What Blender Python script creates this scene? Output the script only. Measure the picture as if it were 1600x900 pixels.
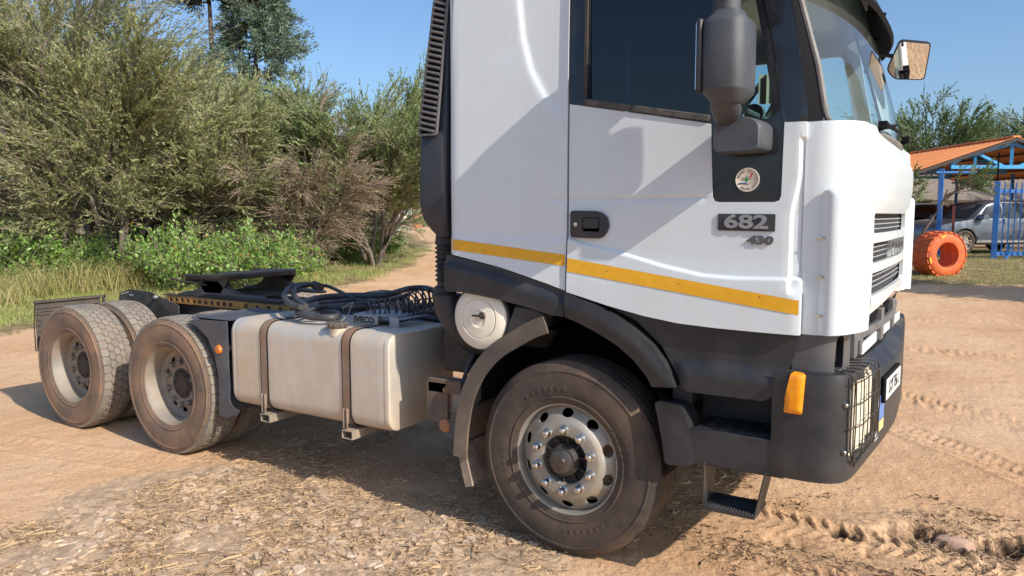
import bpy, bmesh, math, random
import numpy as np
from mathutils import Vector, Matrix
from mathutils.geometry import delaunay_2d_cdt
PI = math.pi
rng = np.random.default_rng(7)
random.seed(7)
for o in list(bpy.data.objects): bpy.data.objects.remove(o)
scene = bpy.context.scene
col = scene.collection

# ---------------------------------------------------------------- camera
CAM = np.array([1.8495, -3.4878, 1.8248]); YAW, PITCH, ROLL, FPX = .5571, .0953, -.0012, 1187.7
_f = np.array([-math.sin(YAW)*math.cos(PITCH), math.cos(YAW)*math.cos(PITCH), -math.sin(PITCH)])
_r = np.cross(_f, [0, 0, 1]); _r /= np.linalg.norm(_r); _u = np.cross(_r, _f)
_r, _u = math.cos(ROLL)*_r+math.sin(ROLL)*_u, -math.sin(ROLL)*_r+math.cos(ROLL)*_u
cd = bpy.data.cameras.new('camera'); cam = bpy.data.objects.new('camera', cd); col.objects.link(cam)
m = Matrix(((_r[0], _u[0], -_f[0]), (_r[1], _u[1], -_f[1]), (_r[2], _u[2], -_f[2]))).to_4x4()
m.translation = Vector(CAM); cam.matrix_world = m
cd.sensor_width = 36; cd.lens = 36*FPX/1600; cd.clip_end = 3000; cd.clip_start = .05
scene.camera = cam
# ---------------------------------------------------------------- light
SUN_EL, SUN_AZ = math.radians(34), math.radians(-12)      # azimuth measured from the truck's nose (+X)
S = Vector((math.cos(SUN_EL)*math.cos(SUN_AZ), math.cos(SUN_EL)*math.sin(SUN_AZ), math.sin(SUN_EL)))
ld = bpy.data.lights.new('sun', 'SUN'); ld.energy = 4.8; ld.angle = math.radians(.5); ld.color = (1, .925, .80)
lo = bpy.data.objects.new('sun', ld); col.objects.link(lo); lo.rotation_euler = S.to_track_quat('Z', 'Y').to_euler()
w = bpy.data.worlds.new('World'); scene.world = w; w.use_nodes = True
nt = w.node_tree; sky = nt.nodes.new('ShaderNodeTexSky'); sky.sky_type = 'NISHITA'; sky.sun_disc = False
sky.sun_elevation = SUN_EL; sky.sun_rotation = PI/2-SUN_AZ; sky.dust_density = 2.0; sky.air_density = 1.0; sky.ozone_density = 3.0
bg = nt.nodes['Background']; bg.inputs[1].default_value = .145
tint = nt.nodes.new('ShaderNodeMix'); tint.data_type = 'RGBA'; tint.blend_type = 'MULTIPLY'; tint.inputs[0].default_value = 1; tint.inputs[7].default_value = (.84, .96, 1.07, 1)
nt.links.new(sky.outputs[0], tint.inputs[6]); nt.links.new(tint.outputs[2], bg.inputs[0])
scene.view_settings.view_transform = 'Standard'; scene.view_settings.look = 'None'
scene.view_settings.exposure = .20; scene.view_settings.gamma = 1
scene.render.engine = 'CYCLES'; scene.render.resolution_x = 1024; scene.render.resolution_y = 576

# ---------------------------------------------------------------- helpers
def at(px, py, ax, val):
    "world point where the sight line of a photo pixel meets the plane axis=val"
    d = _f+(px-800)/FPX*_r-(py-450)/FPX*_u
    return CAM+(val-CAM[ax])/d[ax]*d
def depth_pt(px, py, t):
    return CAM+t*(_f+(px-800)/FPX*_r-(py-450)/FPX*_u)
def sstep(x, a, b):
    t = np.clip((x-a)/(b-a), 0, 1); return t*t*(3-2*t)

def vnoise(x, y, seed=0):
    "value noise"
    xi = np.floor(x).astype(np.int64); yi = np.floor(y).astype(np.int64); fx = x-xi; fy = y-yi
    fx = fx*fx*(3-2*fx); fy = fy*fy*(3-2*fy)
    def h(a, b):
        n = (a*374761393+b*668265263+seed*1442695041) & 0xffffffff
        n = ((n ^ (n >> 13))*1274126177) & 0xffffffff
        return ((n ^ (n >> 16)) & 0xffff)/65535.
    return (h(xi, yi)*(1-fx)+h(xi+1, yi)*fx)*(1-fy)+(h(xi, yi+1)*(1-fx)+h(xi+1, yi+1)*fx)*fy
def fbm(x, y, oct=4, seed=0):
    s = 0; a = .5
    for k in range(oct):
        s = s+a*vnoise(x*2**k+k*17.3, y*2**k-k*9.1, seed+k); a *= .5
    return s
def inpoly(x, y, poly):
    r = np.zeros(np.shape(x), bool); n = len(poly)
    for i in range(n):
        x0, y0 = poly[i][:2]; x1, y1 = poly[(i+1) % n][:2]
        if y0 == y1: continue
        c = ((y0 > y) != (y1 > y)) & (x < (x1-x0)*(y-y0)/(y1-y0)+x0); r ^= c
    return r

class MB:
    def __init__(s): s.v = []; s.f = []
    def add(s, V, F):
        n = len(s.v); s.v += [tuple(map(float, q)) for q in V]; s.f += [tuple(i+n for i in q) for q in F]; return s
    def box(s, x0, x1, y0, y1, z0, z1):
        return s.add([(x, y, z) for x in (x0, x1) for y in (y0, y1) for z in (z0, z1)],
                     [(0, 1, 3, 2), (4, 6, 7, 5), (0, 4, 5, 1), (2, 3, 7, 6), (0, 2, 6, 4), (1, 5, 7, 3)])
    def obox(s, c, ax, ay, az):
        c, ax, ay, az = map(np.array, (c, ax, ay, az))
        return s.add([c+i*ax+j*ay+k*az for i in (-1, 1) for j in (-1, 1) for k in (-1, 1)],
                     [(0, 1, 3, 2), (4, 6, 7, 5), (0, 4, 5, 1), (2, 3, 7, 6), (0, 2, 6, 4), (1, 5, 7, 3)])
    def bar(s, a, b, w, h=None, up=(0, 0, 1)):
        a = np.array(a, float); b = np.array(b, float); h = h or w; d = b-a; L = np.linalg.norm(d); d /= L
        q = np.cross(d, up)
        if np.linalg.norm(q) < .01: q = np.cross(d, (1, 0, 0))
        q /= np.linalg.norm(q); r = np.cross(q, d)
        return s.obox((a+b)/2, d*L/2, q*w/2, r*h/2)
    def prism(s, pts, ax, a, b):
        "polygon extruded along axis ax from a to b; pts in the other two axes (in order)"
        n = len(pts)
        def mk(p, c):
            q = list(p); q.insert(ax, c); return q
        V = [mk(p, a) for p in pts]+[mk(p, b) for p in pts]
        return s.add(V, [tuple(range(n)), tuple(range(2*n-1, n-1, -1))]+[(i, i+n, (i+1) % n+n, (i+1) % n) for i in range(n)])
    def lathe(s, prof, n=32, c=(0, 0, 0), ax=1, closed=False, a0=0, a1=2*PI):
        "profile (r, h) turned round axis ax"
        full = abs(a1-a0-2*PI) < 1e-6; k = n if full else n+1; V = []
        for i in range(k):
            a = a0+(a1-a0)*i/n
            for r, h in prof:
                p = [r*math.cos(a), r*math.sin(a)]; p.insert(ax, h); V.append([p[j]+c[j] for j in range(3)])
        m_ = len(prof); F = []
        for i in range(n):
            for j in range(m_ if closed else m_-1):
                j2 = (j+1) % m_; F.append((i*m_+j, i*m_+j2, ((i+1) % k)*m_+j2, ((i+1) % k)*m_+j))
        return s.add(V, F)
    def tube(s, pts, r, n=8, caps=True):
        pts = [np.array(p, float) for p in pts]; V = []; prev = None; K = len(pts)
        for i, p in enumerate(pts):
            d = pts[min(i+1, K-1)]-pts[max(i-1, 0)]; d /= np.linalg.norm(d)+1e-9
            if prev is None: q = np.cross(d, (0, 0, 1) if abs(d[2]) < .9 else (1, 0, 0))
            else: q = prev-d*np.dot(prev, d)
            q /= np.linalg.norm(q)+1e-9; prev = q; e = np.cross(d, q); rr = r[i] if hasattr(r, '__len__') else r
            for k in range(n):
                a = 2*PI*k/n; V.append(p+rr*(math.cos(a)*q+math.sin(a)*e))
        F = [(i*n+k, i*n+(k+1) % n, (i+1)*n+(k+1) % n, (i+1)*n+k) for i in range(K-1) for k in range(n)]
        if caps: F += [tuple(range(n))[::-1], tuple(range((K-1)*n, K*n))]
        return s.add(V, F)
    def loft(s, rings, closed=True, caps=True):
        n = len(rings[0]); V = [p for r in rings for p in r]; F = []
        for i in range(len(rings)-1):
            for k in range(n if closed else n-1):
                F.append((i*n+k, i*n+(k+1) % n, (i+1)*n+(k+1) % n, (i+1)*n+k))
        if caps and closed: F += [tuple(range(n))[::-1], tuple(range((len(rings)-1)*n, len(rings)*n))]
        return s.add(V, F)
    def mesh(s, name, mt, ang=35):
        me = bpy.data.meshes.new(name); me.from_pydata(s.v, [], s.f); finish(me, mt, ang); return me
    def build(s, name, mt, parent=None, bev=0, ang=35, **kw):
        return link(name, s.mesh(name, mt, ang), parent, bev, **kw)
def finish(me, mt, ang=35, fix=True):
    if fix:
        b = bmesh.new(); b.from_mesh(me); bmesh.ops.recalc_face_normals(b, faces=b.faces); b.to_mesh(me); b.free()
    me.polygons.foreach_set('use_smooth', [True]*len(me.polygons))
    me.set_sharp_from_angle(angle=math.radians(ang)); me.materials.append(mt); me.update()
def link(name, me, parent=None, bev=0, loc=None, label=None):
    o = bpy.data.objects.new(name, me); col.objects.link(o)
    if parent: o.parent = parent
    if bev:
        b = o.modifiers.new('bevel', 'BEVEL'); b.width = bev; b.segments = 2; b.limit_method = 'ANGLE'; b.angle_limit = math.radians(40)
    if loc is not None: o.location = loc
    if label: o['label'] = label
    return o
def npmesh(name, V, F, mt, parent=None, k=3, smooth=False):
    "fast mesh from numpy arrays; all faces have k corners"
    me = bpy.data.meshes.new(name); V = np.asarray(V, np.float32); F = np.asarray(F, np.int32)
    me.vertices.add(len(V)); me.vertices.foreach_set('co', V.ravel()); me.loops.add(F.size); me.loops.foreach_set('vertex_index', F.ravel())
    me.polygons.add(len(F)); me.polygons.foreach_set('loop_start', np.arange(0, F.size, k)); me.polygons.foreach_set('use_smooth', np.full(len(F), smooth))
    me.update(calc_edges=True); me.materials.append(mt); return link(name, me, parent)
def thing(name, label, cat, loc=(0, 0, 0), rotz=0, group=None):
    o = bpy.data.objects.new(name, None); col.objects.link(o); o.location = loc; o.rotation_euler = (0, 0, rotz)
    o.empty_display_size = .2; return tag(o, label, cat, group)
def tag(o, label, cat, group=None, kind=None):
    o['label'] = label; o['category'] = cat
    if group: o['group'] = group
    if kind: o['kind'] = kind
    return o
def copytree(o, parent=None):
    c = o.copy(); col.objects.link(c)
    if parent: c.parent = parent
    for ch in list(o.children): copytree(ch, c)
    return c
def dense(poly, sp, closed=True):
    out = []; n = len(poly)
    for i in range(n if closed else n-1):
        a = np.array(poly[i], float); b = np.array(poly[(i+1) % n], float); k = max(1, int(np.linalg.norm(b-a)/sp+.5))
        out += [a+(b-a)*j/k for j in range(k)]
    if not closed: out.append(np.array(poly[-1], float))
    return out
def rpoly(pts, r, seg=5):
    "polygon with rounded corners; r one radius or a list"
    out = []; n = len(pts)
    for i in range(n):
        p = np.array(pts[i], float); a = np.array(pts[i-1], float)-p; b = np.array(pts[(i+1) % n], float)-p
        rr = r[i] if hasattr(r, '__len__') else r
        la, lb = np.linalg.norm(a), np.linalg.norm(b); rr = min(rr, la*.45, lb*.45)
        if rr < 1e-5: out.append(p); continue
        a = p+a/la*rr; b = p+b/lb*rr
        for j in range(seg+1):
            t = j/seg; out.append((1-t)**2*a+2*t*(1-t)*p+t*t*b)
    return out
def smooth_curve(P, n=8):
    "Catmull-Rom through the points"
    P = [np.array(p, float) for p in P]; out = []
    for i in range(len(P)-1):
        p0 = P[max(i-1, 0)]; p1 = P[i]; p2 = P[i+1]; p3 = P[min(i+2, len(P)-1)]
        for j in range(n):
            t = j/n; out.append(.5*((2*p1)+(p2-p0)*t+(2*p0-5*p1+4*p2-p3)*t*t+(3*p1-p0-3*p2+p3)*t**3))
    out.append(P[-1]); return out
def sheet(outline, fn, sp=.04, depth=(0, .02, 0), holes=(), back=False, extra=()):
    "a panel: outline in (u, v) filled with small triangles, bent through fn, with a rim of some depth. Returns MB"
    loops = [dense(outline, sp)]+[dense(h, sp*.6) for h in holes]
    P = []; E = []
    for lp in loops:
        n0 = len(P); P += [Vector(p) for p in lp]; E += [(n0+i, n0+(i+1) % len(lp)) for i in range(len(lp))]
    nb = len(P); O = np.array(loops[0]); lo_, hi = O.min(0), O.max(0)
    gx, gy = np.meshgrid(np.arange(lo_[0]+sp/2, hi[0], sp), np.arange(lo_[1]+sp/2, hi[1], sp)); gx = gx.ravel(); gy = gy.ravel()
    k = inpoly(gx, gy, outline)
    for h in holes: k &= ~inpoly(gx, gy, h)
    gx, gy = gx[k], gy[k]; B = np.array([tuple(p) for p in P])
    if len(gx):
        dmin = np.array([np.min((B[:, 0]-a)**2+(B[:, 1]-b)**2) for a, b in zip(gx, gy)]); k = dmin > (sp*.45)**2
        gx, gy = gx[k], gy[k]
        if len(extra):
            X_ = np.array(extra, float); kk = inpoly(X_[:, 0], X_[:, 1], outline); X_ = X_[kk]; X_ = X_[np.array([np.min((B[:, 0]-a)**2+(B[:, 1]-b)**2) > 1.6e-5 for a, b in X_])]
            g = np.array([np.min((X_[:, 0]-a)**2+(X_[:, 1]-b)**2) > (sp*.35)**2 for a, b in zip(gx, gy)]); gx, gy = np.concatenate([gx[g], X_[:, 0]]), np.concatenate([gy[g], X_[:, 1]])
        P += [Vector((a, b)) for a, b in zip(gx, gy)]
    vs, es, fs, *_ = delaunay_2d_cdt(P, E, [], 0, 1e-6)
    A = np.array([tuple(v) for v in vs]); C = np.array([A[list(f)].mean(0) for f in fs])
    k = inpoly(C[:, 0], C[:, 1], outline)
    for h in holes: k &= ~inpoly(C[:, 0], C[:, 1], h)
    T = [tuple(f) for f, q in zip(fs, k) if q]
    V = [np.array(fn(a, b), float) for a, b in A]; mb = MB(); n = len(V); dv = np.array(depth, float)
    cnt = {}
    for f in T:
        for i in range(3):
            e = (f[i], f[(i+1) % 3]); cnt[tuple(sorted(e))] = cnt.get(tuple(sorted(e)), 0)+1
    rim = [e for e, c in cnt.items() if c == 1]; F = list(T)
    F += [(a, b, b+n, a+n) for a, b in rim]
    if back: F += [tuple(i+n for i in f[::-1]) for f in T]
    W = V+[v+dv for v in V]; used = sorted({i for f in F for i in f}); mp = {j: i for i, j in enumerate(used)}
    mb.add([W[j] for j in used], [tuple(mp[i] for i in f) for f in F]); return mb
def text(name, body, size, ext, mtx, mt, parent=None, shear=0, spacing=1, bold=0, kw=None):
    cu = bpy.data.curves.new(name, 'FONT'); cu.body = body; cu.size = size; cu.extrude = ext; cu.shear = shear; cu.space_character = spacing
    cu.offset = bold; cu.align_x = 'CENTER'; cu.align_y = 'CENTER'; cu.resolution_u = 3
    o = bpy.data.objects.new(name, cu); col.objects.link(o); bpy.context.view_layer.update()
    me = bpy.data.meshes.new_from_object(o.evaluated_get(bpy.context.evaluated_depsgraph_get())); bpy.data.objects.remove(o)
    me.transform(mtx); me.materials.clear(); me.materials.append(mt); return link(name, me, parent)
def facing(origin, right, up):
    r = Vector(right).normalized(); u = Vector(up).normalized(); n = r.cross(u)
    m = Matrix((r, u, n)).transposed().to_4x4(); m.translation = Vector(origin); return m

# ---------------------------------------------------------------- materials
def M(name, c1, c2=None, sc=6, rough=.5, rv=.0, metal=0, bump=0, bsc=60, dust=0, dcol=(.42, .27, .16), dlow=0, coat=0, streak=0, spec=.5, det=6, dsc=3, trans=0):
    m = bpy.data.materials.new(name); m.use_nodes = True; n = m.node_tree; L = n.links; b = n.nodes['Principled BSDF']
    geo = n.nodes.new('ShaderNodeNewGeometry'); pos = geo.outputs['Position']
    def noise(scale, detail=det, vec=pos, rgh=.6):
        t = n.nodes.new('ShaderNodeTexNoise'); t.inputs['Scale'].default_value = scale; t.inputs['Detail'].default_value = detail; t.inputs['Roughness'].default_value = rgh
        L.new(vec, t.inputs['Vector']); return t.outputs['Fac']
    def ramp(x, a, b_, lo=0, hi=1):
        t = n.nodes.new('ShaderNodeMapRange'); t.inputs['From Min'].default_value = a; t.inputs['From Max'].default_value = b_
        t.inputs['To Min'].default_value = lo; t.inputs['To Max'].default_value = hi; L.new(x, t.inputs['Value']); return t.outputs[0]
    def mix(fac, a, b_):
        t = n.nodes.new('ShaderNodeMix'); t.data_type = 'RGBA'
        for i, q in ((6, a), (7, b_)):
            if isinstance(q, tuple): t.inputs[i].default_value = (*q[:3], 1)
            else: L.new(q, t.inputs[i])
        L.new(fac, t.inputs[0]); return t.outputs[2]
    def math_(op, a, b_):
        t = n.nodes.new('ShaderNodeMath'); t.operation = op
        for i, q in ((0, a), (1, b_)):
            if isinstance(q, (int, float)): t.inputs[i].default_value = q
            else: L.new(q, t.inputs[i])
        return t.outputs[0]
    c = mix(ramp(noise(sc), .35, .65), c1, c2 or c1)
    if streak:
        mp = n.nodes.new('ShaderNodeMapping'); mp.inputs['Scale'].default_value = (40, 40, 1.2); L.new(pos, mp.inputs['Vector'])
        c = mix(ramp(noise(1, 4, mp.outputs[0]), .45, .8, 0, streak), c, dcol)
    rg = None
    if dust or dlow:
        f = ramp(noise(dsc, 8, pos, .65), .38, .68, 0, dust) if dust else None
        if dlow:
            sp = n.nodes.new('ShaderNodeSeparateXYZ'); L.new(pos, sp.inputs[0])
            g = math_('MULTIPLY', ramp(sp.outputs[2], dlow, dlow*.2, 0, 1), ramp(noise(7, 8), .2, .7, .2, .8))
            f = math_('MAXIMUM', f, g) if f else g
        c = mix(f, c, dcol); rg = ramp(f, 0, 1, rough, .85)
    L.new(c, b.inputs['Base Color'])
    if rg: L.new(rg, b.inputs['Roughness'])
    elif rv: L.new(ramp(noise(sc*3), .3, .7, rough-rv, rough+rv), b.inputs['Roughness'])
    else: b.inputs['Roughness'].default_value = rough
    b.inputs['Metallic'].default_value = metal; b.inputs['Coat Weight'].default_value = coat; b.inputs['Coat Roughness'].default_value = .06
    b.inputs['Specular IOR Level'].default_value = spec
    if bump:
        t = n.nodes.new('ShaderNodeBump'); t.inputs['Strength'].default_value = bump; t.inputs['Distance'].default_value = .01
        L.new(noise(bsc), t.inputs['Height']); L.new(t.outputs[0], b.inputs['Normal'])
    if trans:
        out = n.nodes['Material Output']; tr = n.nodes.new('ShaderNodeBsdfTranslucent'); L.new(c, tr.inputs[0]); ms = n.nodes.new('ShaderNodeMixShader')
        ms.inputs[0].default_value = trans; L.new(b.outputs[0], ms.inputs[1]); L.new(tr.outputs[0], ms.inputs[2]); L.new(ms.outputs[0], out.inputs[0])
    return m
def tyremat(name, stops, blotch):
    "road dust caked on a tyre in rings: colour by distance from the axle, broken up by blotches"
    m = bpy.data.materials.new(name); m.use_nodes = True; n = m.node_tree; L = n.links; b = n.nodes['Principled BSDF']
    tc = n.nodes.new('ShaderNodeTexCoord'); sp = n.nodes.new('ShaderNodeSeparateXYZ'); L.new(tc.outputs['Object'], sp.inputs[0]); cb = n.nodes.new('ShaderNodeCombineXYZ'); L.new(sp.outputs[0], cb.inputs[0]); L.new(sp.outputs[2], cb.inputs[2])
    ln = n.nodes.new('ShaderNodeVectorMath'); ln.operation = 'LENGTH'; L.new(cb.outputs[0], ln.inputs[0]); geo = n.nodes.new('ShaderNodeNewGeometry')
    def nz(s, d=8):
        q = n.nodes.new('ShaderNodeTexNoise'); q.inputs['Scale'].default_value = s; q.inputs['Detail'].default_value = d; q.inputs['Roughness'].default_value = .65; L.new(geo.outputs['Position'], q.inputs['Vector']); return q.outputs['Fac']
    mr = n.nodes.new('ShaderNodeMapRange'); mr.inputs[1].default_value = .3; mr.inputs[2].default_value = .53; L.new(ln.outputs['Value'], mr.inputs[0])
    ad = n.nodes.new('ShaderNodeMath'); ad.operation = 'MULTIPLY_ADD'; L.new(nz(6), ad.inputs[0]); ad.inputs[1].default_value = .5; ad.inputs[2].default_value = -.25; a2 = n.nodes.new('ShaderNodeMath'); a2.operation = 'ADD'; L.new(ad.outputs[0], a2.inputs[0]); L.new(mr.outputs[0], a2.inputs[1])
    r = n.nodes.new('ShaderNodeValToRGB'); L.new(a2.outputs[0], r.inputs[0]); e = r.color_ramp.elements
    while len(e) < len(stops): e.new(.5)
    for i, (p, c) in enumerate(stops): e[i].position = p; e[i].color = (*c, 1)
    mx_ = n.nodes.new('ShaderNodeMix'); mx_.data_type = 'RGBA'; f = n.nodes.new('ShaderNodeMapRange'); f.inputs[1].default_value = .5; f.inputs[2].default_value = .72; f.inputs[4].default_value = .8; L.new(nz(3.2), f.inputs[0]); L.new(f.outputs[0], mx_.inputs[0]); L.new(r.outputs[0], mx_.inputs[6]); mx_.inputs[7].default_value = (*blotch, 1)
    L.new(mx_.outputs[2], b.inputs['Base Color']); b.inputs['Roughness'].default_value = .82; b.inputs['Specular IOR Level'].default_value = .3
    bu = n.nodes.new('ShaderNodeBump'); bu.inputs['Strength'].default_value = .5; bu.inputs['Distance'].default_value = .01; L.new(nz(140), bu.inputs['Height']); L.new(bu.outputs[0], b.inputs['Normal']); return m
rubber = tyremat('tyre_rubber', [(0, (.045, .036, .03)), (.2, (.04, .034, .03)), (.5, (.085, .06, .045)), (.8, (.075, .052, .038)), (1, (.04, .035, .032))], (.17, .105, .065))
rubberr = tyremat('tyre_rubber_dusty', [(0, (.10, .08, .066)), (.2, (.075, .066, .06)), (.45, (.16, .125, .10)), (.72, (.30, .17, .10)), (.88, (.26, .155, .10)), (1, (.10, .085, .075))], (.22, .16, .12))
mirp = M('mirror_plastic', (.048, .053, .064), (.068, .074, .085), sc=7, rough=.42, bump=.3, bsc=300, dust=.18, dcol=(.16, .155, .15), dsc=6)
nutd = M('dusty_nut', (.30, .28, .25), (.20, .18, .16), sc=30, rough=.55, metal=.5, dust=.7, dcol=(.28, .21, .15), dsc=20)
def leafmat(name, cols, trans=.25, rough=.55):
    "each leaf its own shade of the plant's colours"
    m = bpy.data.materials.new(name); m.use_nodes = True; n = m.node_tree; L = n.links; b = n.nodes['Principled BSDF']
    g = n.nodes.new('ShaderNodeNewGeometry'); r = n.nodes.new('ShaderNodeValToRGB'); L.new(g.outputs['Random Per Island'], r.inputs[0])
    e = r.color_ramp.elements
    while len(e) < len(cols): e.new(.5)
    for i, c in enumerate(cols): e[i].position = i/(len(cols)-1); e[i].color = (*c, 1)
    L.new(r.outputs[0], b.inputs['Base Color']); b.inputs['Roughness'].default_value = rough
    out = n.nodes['Material Output']; tr = n.nodes.new('ShaderNodeBsdfTranslucent'); L.new(r.outputs[0], tr.inputs[0]); ms = n.nodes.new('ShaderNodeMixShader')
    ms.inputs[0].default_value = trans; L.new(b.outputs[0], ms.inputs[1]); L.new(tr.outputs[0], ms.inputs[2]); L.new(ms.outputs[0], out.inputs[0]); return m
def glassmat(name, tint, rough=.0, refl=1.5, film=.02):
    "thin window pane: tinted see-through with mirror reflection by angle"
    m = bpy.data.materials.new(name); m.use_nodes = True; n = m.node_tree; L = n.links; n.nodes.remove(n.nodes['Principled BSDF'])
    out = n.nodes['Material Output']; f = n.nodes.new('ShaderNodeFresnel'); f.inputs[0].default_value = refl
    t = n.nodes.new('ShaderNodeBsdfTransparent'); t.inputs[0].default_value = (*tint, 1)
    g = n.nodes.new('ShaderNodeBsdfGlossy'); g.inputs['Roughness'].default_value = rough; ms = n.nodes.new('ShaderNodeMixShader')
    df = n.nodes.new('ShaderNodeBsdfDiffuse'); df.inputs[0].default_value = (.55, .52, .47, 1); m2 = n.nodes.new('ShaderNodeMixShader'); m2.inputs[0].default_value = film
    L.new(t.outputs[0], m2.inputs[1]); L.new(df.outputs[0], m2.inputs[2]); L.new(f.outputs[0], ms.inputs[0]); L.new(m2.outputs[0], ms.inputs[1]); L.new(g.outputs[0], ms.inputs[2]); L.new(ms.outputs[0], out.inputs[0]); return m

DUST = (.40, .25, .15)
white = M('white_paint', (.70, .755, .785), (.66, .715, .74), sc=1.5, rough=.32, coat=.35, bump=.05, bsc=2.5, dust=.13, dcol=(.50, .42, .33), dsc=2.6, streak=.10)
blackp = M('black_plastic', (.019, .020, .024), (.028, .029, .033), sc=5, rough=.40, bump=.18, bsc=420, dust=.22, dcol=(.11, .095, .08), dsc=5)
blackg = M('gloss_black', (.010, .012, .018), (.014, .016, .022), rough=.12, coat=.3, dust=.06, dcol=(.2, .17, .14))
greyp = M('worn_grey_plastic', (.10, .10, .107), (.14, .14, .143), sc=7, rough=.5, bump=.3, bsc=300, dust=.25, dcol=(.22, .20, .18), dsc=6)
darkm = M('dark_metal', (.03, .03, .032), (.055, .05, .045), sc=12, rough=.6, metal=.3, dust=.5, dcol=(.13, .09, .06), dsc=9)
frame = M('frame_paint', (.025, .028, .035), (.04, .04, .045), rough=.5, dust=.45, dcol=(.20, .14, .09), dsc=6)
greasy = M('greasy_iron', (.02, .02, .022), (.05, .045, .04), sc=15, rough=.4, dust=.3, dcol=(.10, .07, .05), dsc=12)
steel = M('wheel_silver', (.40, .385, .355), (.31, .295, .27), sc=14, rough=.5, metal=.5, dust=1, dcol=(.42, .34, .25), dsc=7, bump=.08, bsc=200)
steeld = M('wheel_silver_dusty', (.31, .285, .25), (.23, .205, .175), sc=9, rough=.6, metal=.25, dust=1, dcol=(.33, .25, .18), dsc=5)
chrome = M('chrome', (.75, .75, .74), (.6, .6, .6), rough=.15, metal=1, dust=.25, dcol=(.4, .33, .25), dsc=40)
rubber = M('tyre_rubber', (.034, .030, .028), (.055, .045, .038), sc=5, rough=.75, bump=.5, bsc=150, dust=.75, dcol=(.165, .105, .066), dsc=3.2)
rubberr = M('tyre_rubber_dusty', (.12, .095, .075), (.17, .12, .085), sc=5, rough=.85, bump=.5, bsc=150, dust=.85, dcol=(.32, .19, .115), dsc=4)
treadm = M('tyre_tread_dusty', (.24, .215, .185), (.15, .135, .12), sc=8, rough=.9, bump=.5, bsc=120, dust=.5, dcol=(.34, .27, .20), dsc=10)
alu = M('tank_aluminium', (.74, .71, .66), (.66, .63, .58), sc=3, rough=.40, metal=.5, dust=.95, dcol=(.66, .52, .37), dsc=2.2, streak=.65, bump=.06, bsc=30)
strapm = M('strap_steel', (.34, .30, .26), (.26, .18, .12), sc=6, rough=.6, metal=.4, dust=.9, dcol=(.34, .16, .08), dsc=4)
rust = M('rusty_metal', (.20, .09, .05), (.12, .06, .04), sc=20, rough=.8, bump=.4, bsc=90)
cream = M('cream_plastic', (.84, .78, .65), (.80, .73, .60), sc=6, rough=.45, dust=.25, dcol=(.55, .45, .34), dsc=5)
hosem = M('hose_rubber', (.03, .032, .04), (.05, .05, .058), sc=10, rough=.45, dust=.3, dcol=(.16, .13, .11), dsc=12)
redp = M('red_oxide_plate', (.20, .06, .045), (.16, .07, .055), sc=5, rough=.7, dust=.7, dcol=(.22, .13, .09), dsc=5)
yellowp = M('orange_bracket', (.50, .25, .05), (.36, .18, .05), sc=8, rough=.6, dust=.6, dcol=(.22, .14, .08), dsc=9)
tape = M('yellow_reflective', (.86, .44, .012), (.80, .39, .010), sc=25, rough=.35, bump=.25, bsc=260, dust=.12, dcol=(.5, .35, .12), dsc=18)
amber = M('amber_lens', (.95, .36, .015), (.85, .27, .010), sc=30, rough=.18, coat=.5)
badge_d = M('badge_dark', (.04, .04, .045), rough=.5)
badge_l = M('badge_letters', (.36, .37, .39), (.28, .29, .31), sc=30, rough=.35, metal=.5)
lensm = M('headlamp_lens', (.70, .66, .50), (.45, .43, .35), sc=14, rough=.12, metal=.25, coat=.8)
mirrorg = M('mirror_glass', (.85, .85, .85), rough=.01, metal=1)
seal = M('window_seal', (.20, .19, .185), (.13, .125, .12), sc=20, rough=.6, dust=.4, dcol=(.3, .26, .22))
interior = M('interior_grey', (.10, .105, .11), (.13, .13, .13), rough=.7)
interiorl = M('interior_beige', (.40, .35, .26), (.33, .29, .22), rough=.8)
dark = M('near_black', (.010, .010, .012), rough=.9, spec=.1)
grillem = M('grille_mesh', (.09, .10, .11), (.13, .14, .15), sc=40, rough=.5, metal=.3)
platew = M('plate_white', (.78, .78, .78), rough=.4)
inkm = M('print_black', (.02, .02, .025), rough=.5)
silverpaint = M('silver_cover', (.40, .41, .43), (.34, .35, .37), sc=6, rough=.45, metal=.3, dust=.3, dcol=(.4, .33, .25), dsc=8)
mudrub = M('mud_flap_rubber', (.12, .10, .09), (.20, .15, .115), sc=5, rough=.85, dust=.95, dcol=(.60, .44, .31), dsc=4, bump=.3, bsc=60)
sidew = glassmat('side_glass', (.05, .085, .14), refl=1.7, film=.0)
quart = glassmat('quarter_glass', (.86, .94, .94), refl=1.5)
wind = glassmat('windshield_glass', (.68, .92, .89), refl=1.85, film=.09)
# ================================================================ TRUCK (x forward, y away from the near side, z up)
truck = thing('semi_truck', 'white truck tractor unit without trailer, yellow stripe along its cab, parked on the dirt', 'truck', (0, 0, 0))
T = truck
W_ = 2.5
# ---- wheels
RT = .53
def tyre_profile(grooved):
    w = .29; p = [(.292, .035), (.302, .018), (.318, .010), (.330, .008), (.334, .004), (.340, .004), (.344, .008), (.37, .001), (.405, -.002), (.44, .000), (.470, .004),
                  (.474, .001), (.481, .001), (.485, .008), (.497, .014), (.507, .020), (.518, .028), (.526, .038)]
    if grooved:
        y = .042
        for k in range(4):
            p += [(.530, y), (.531, y+.036), (.519, y+.040), (.519, y+.046)]; y += .052
        p += [(.531, y), (.528, w-.038)]
    else: p += [(.524, .045), (.5255, w/2), (.524, w-.045)]
    p += [(w_r, w-w_y) for w_r, w_y in [(.526, .036), (.507, .020), (.485, .008), (.44, .0), (.37, .001), (.32, .01), (.292, .035)]]
    return p
front_tyre = MB().lathe(tyre_profile(True), 120)
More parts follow.
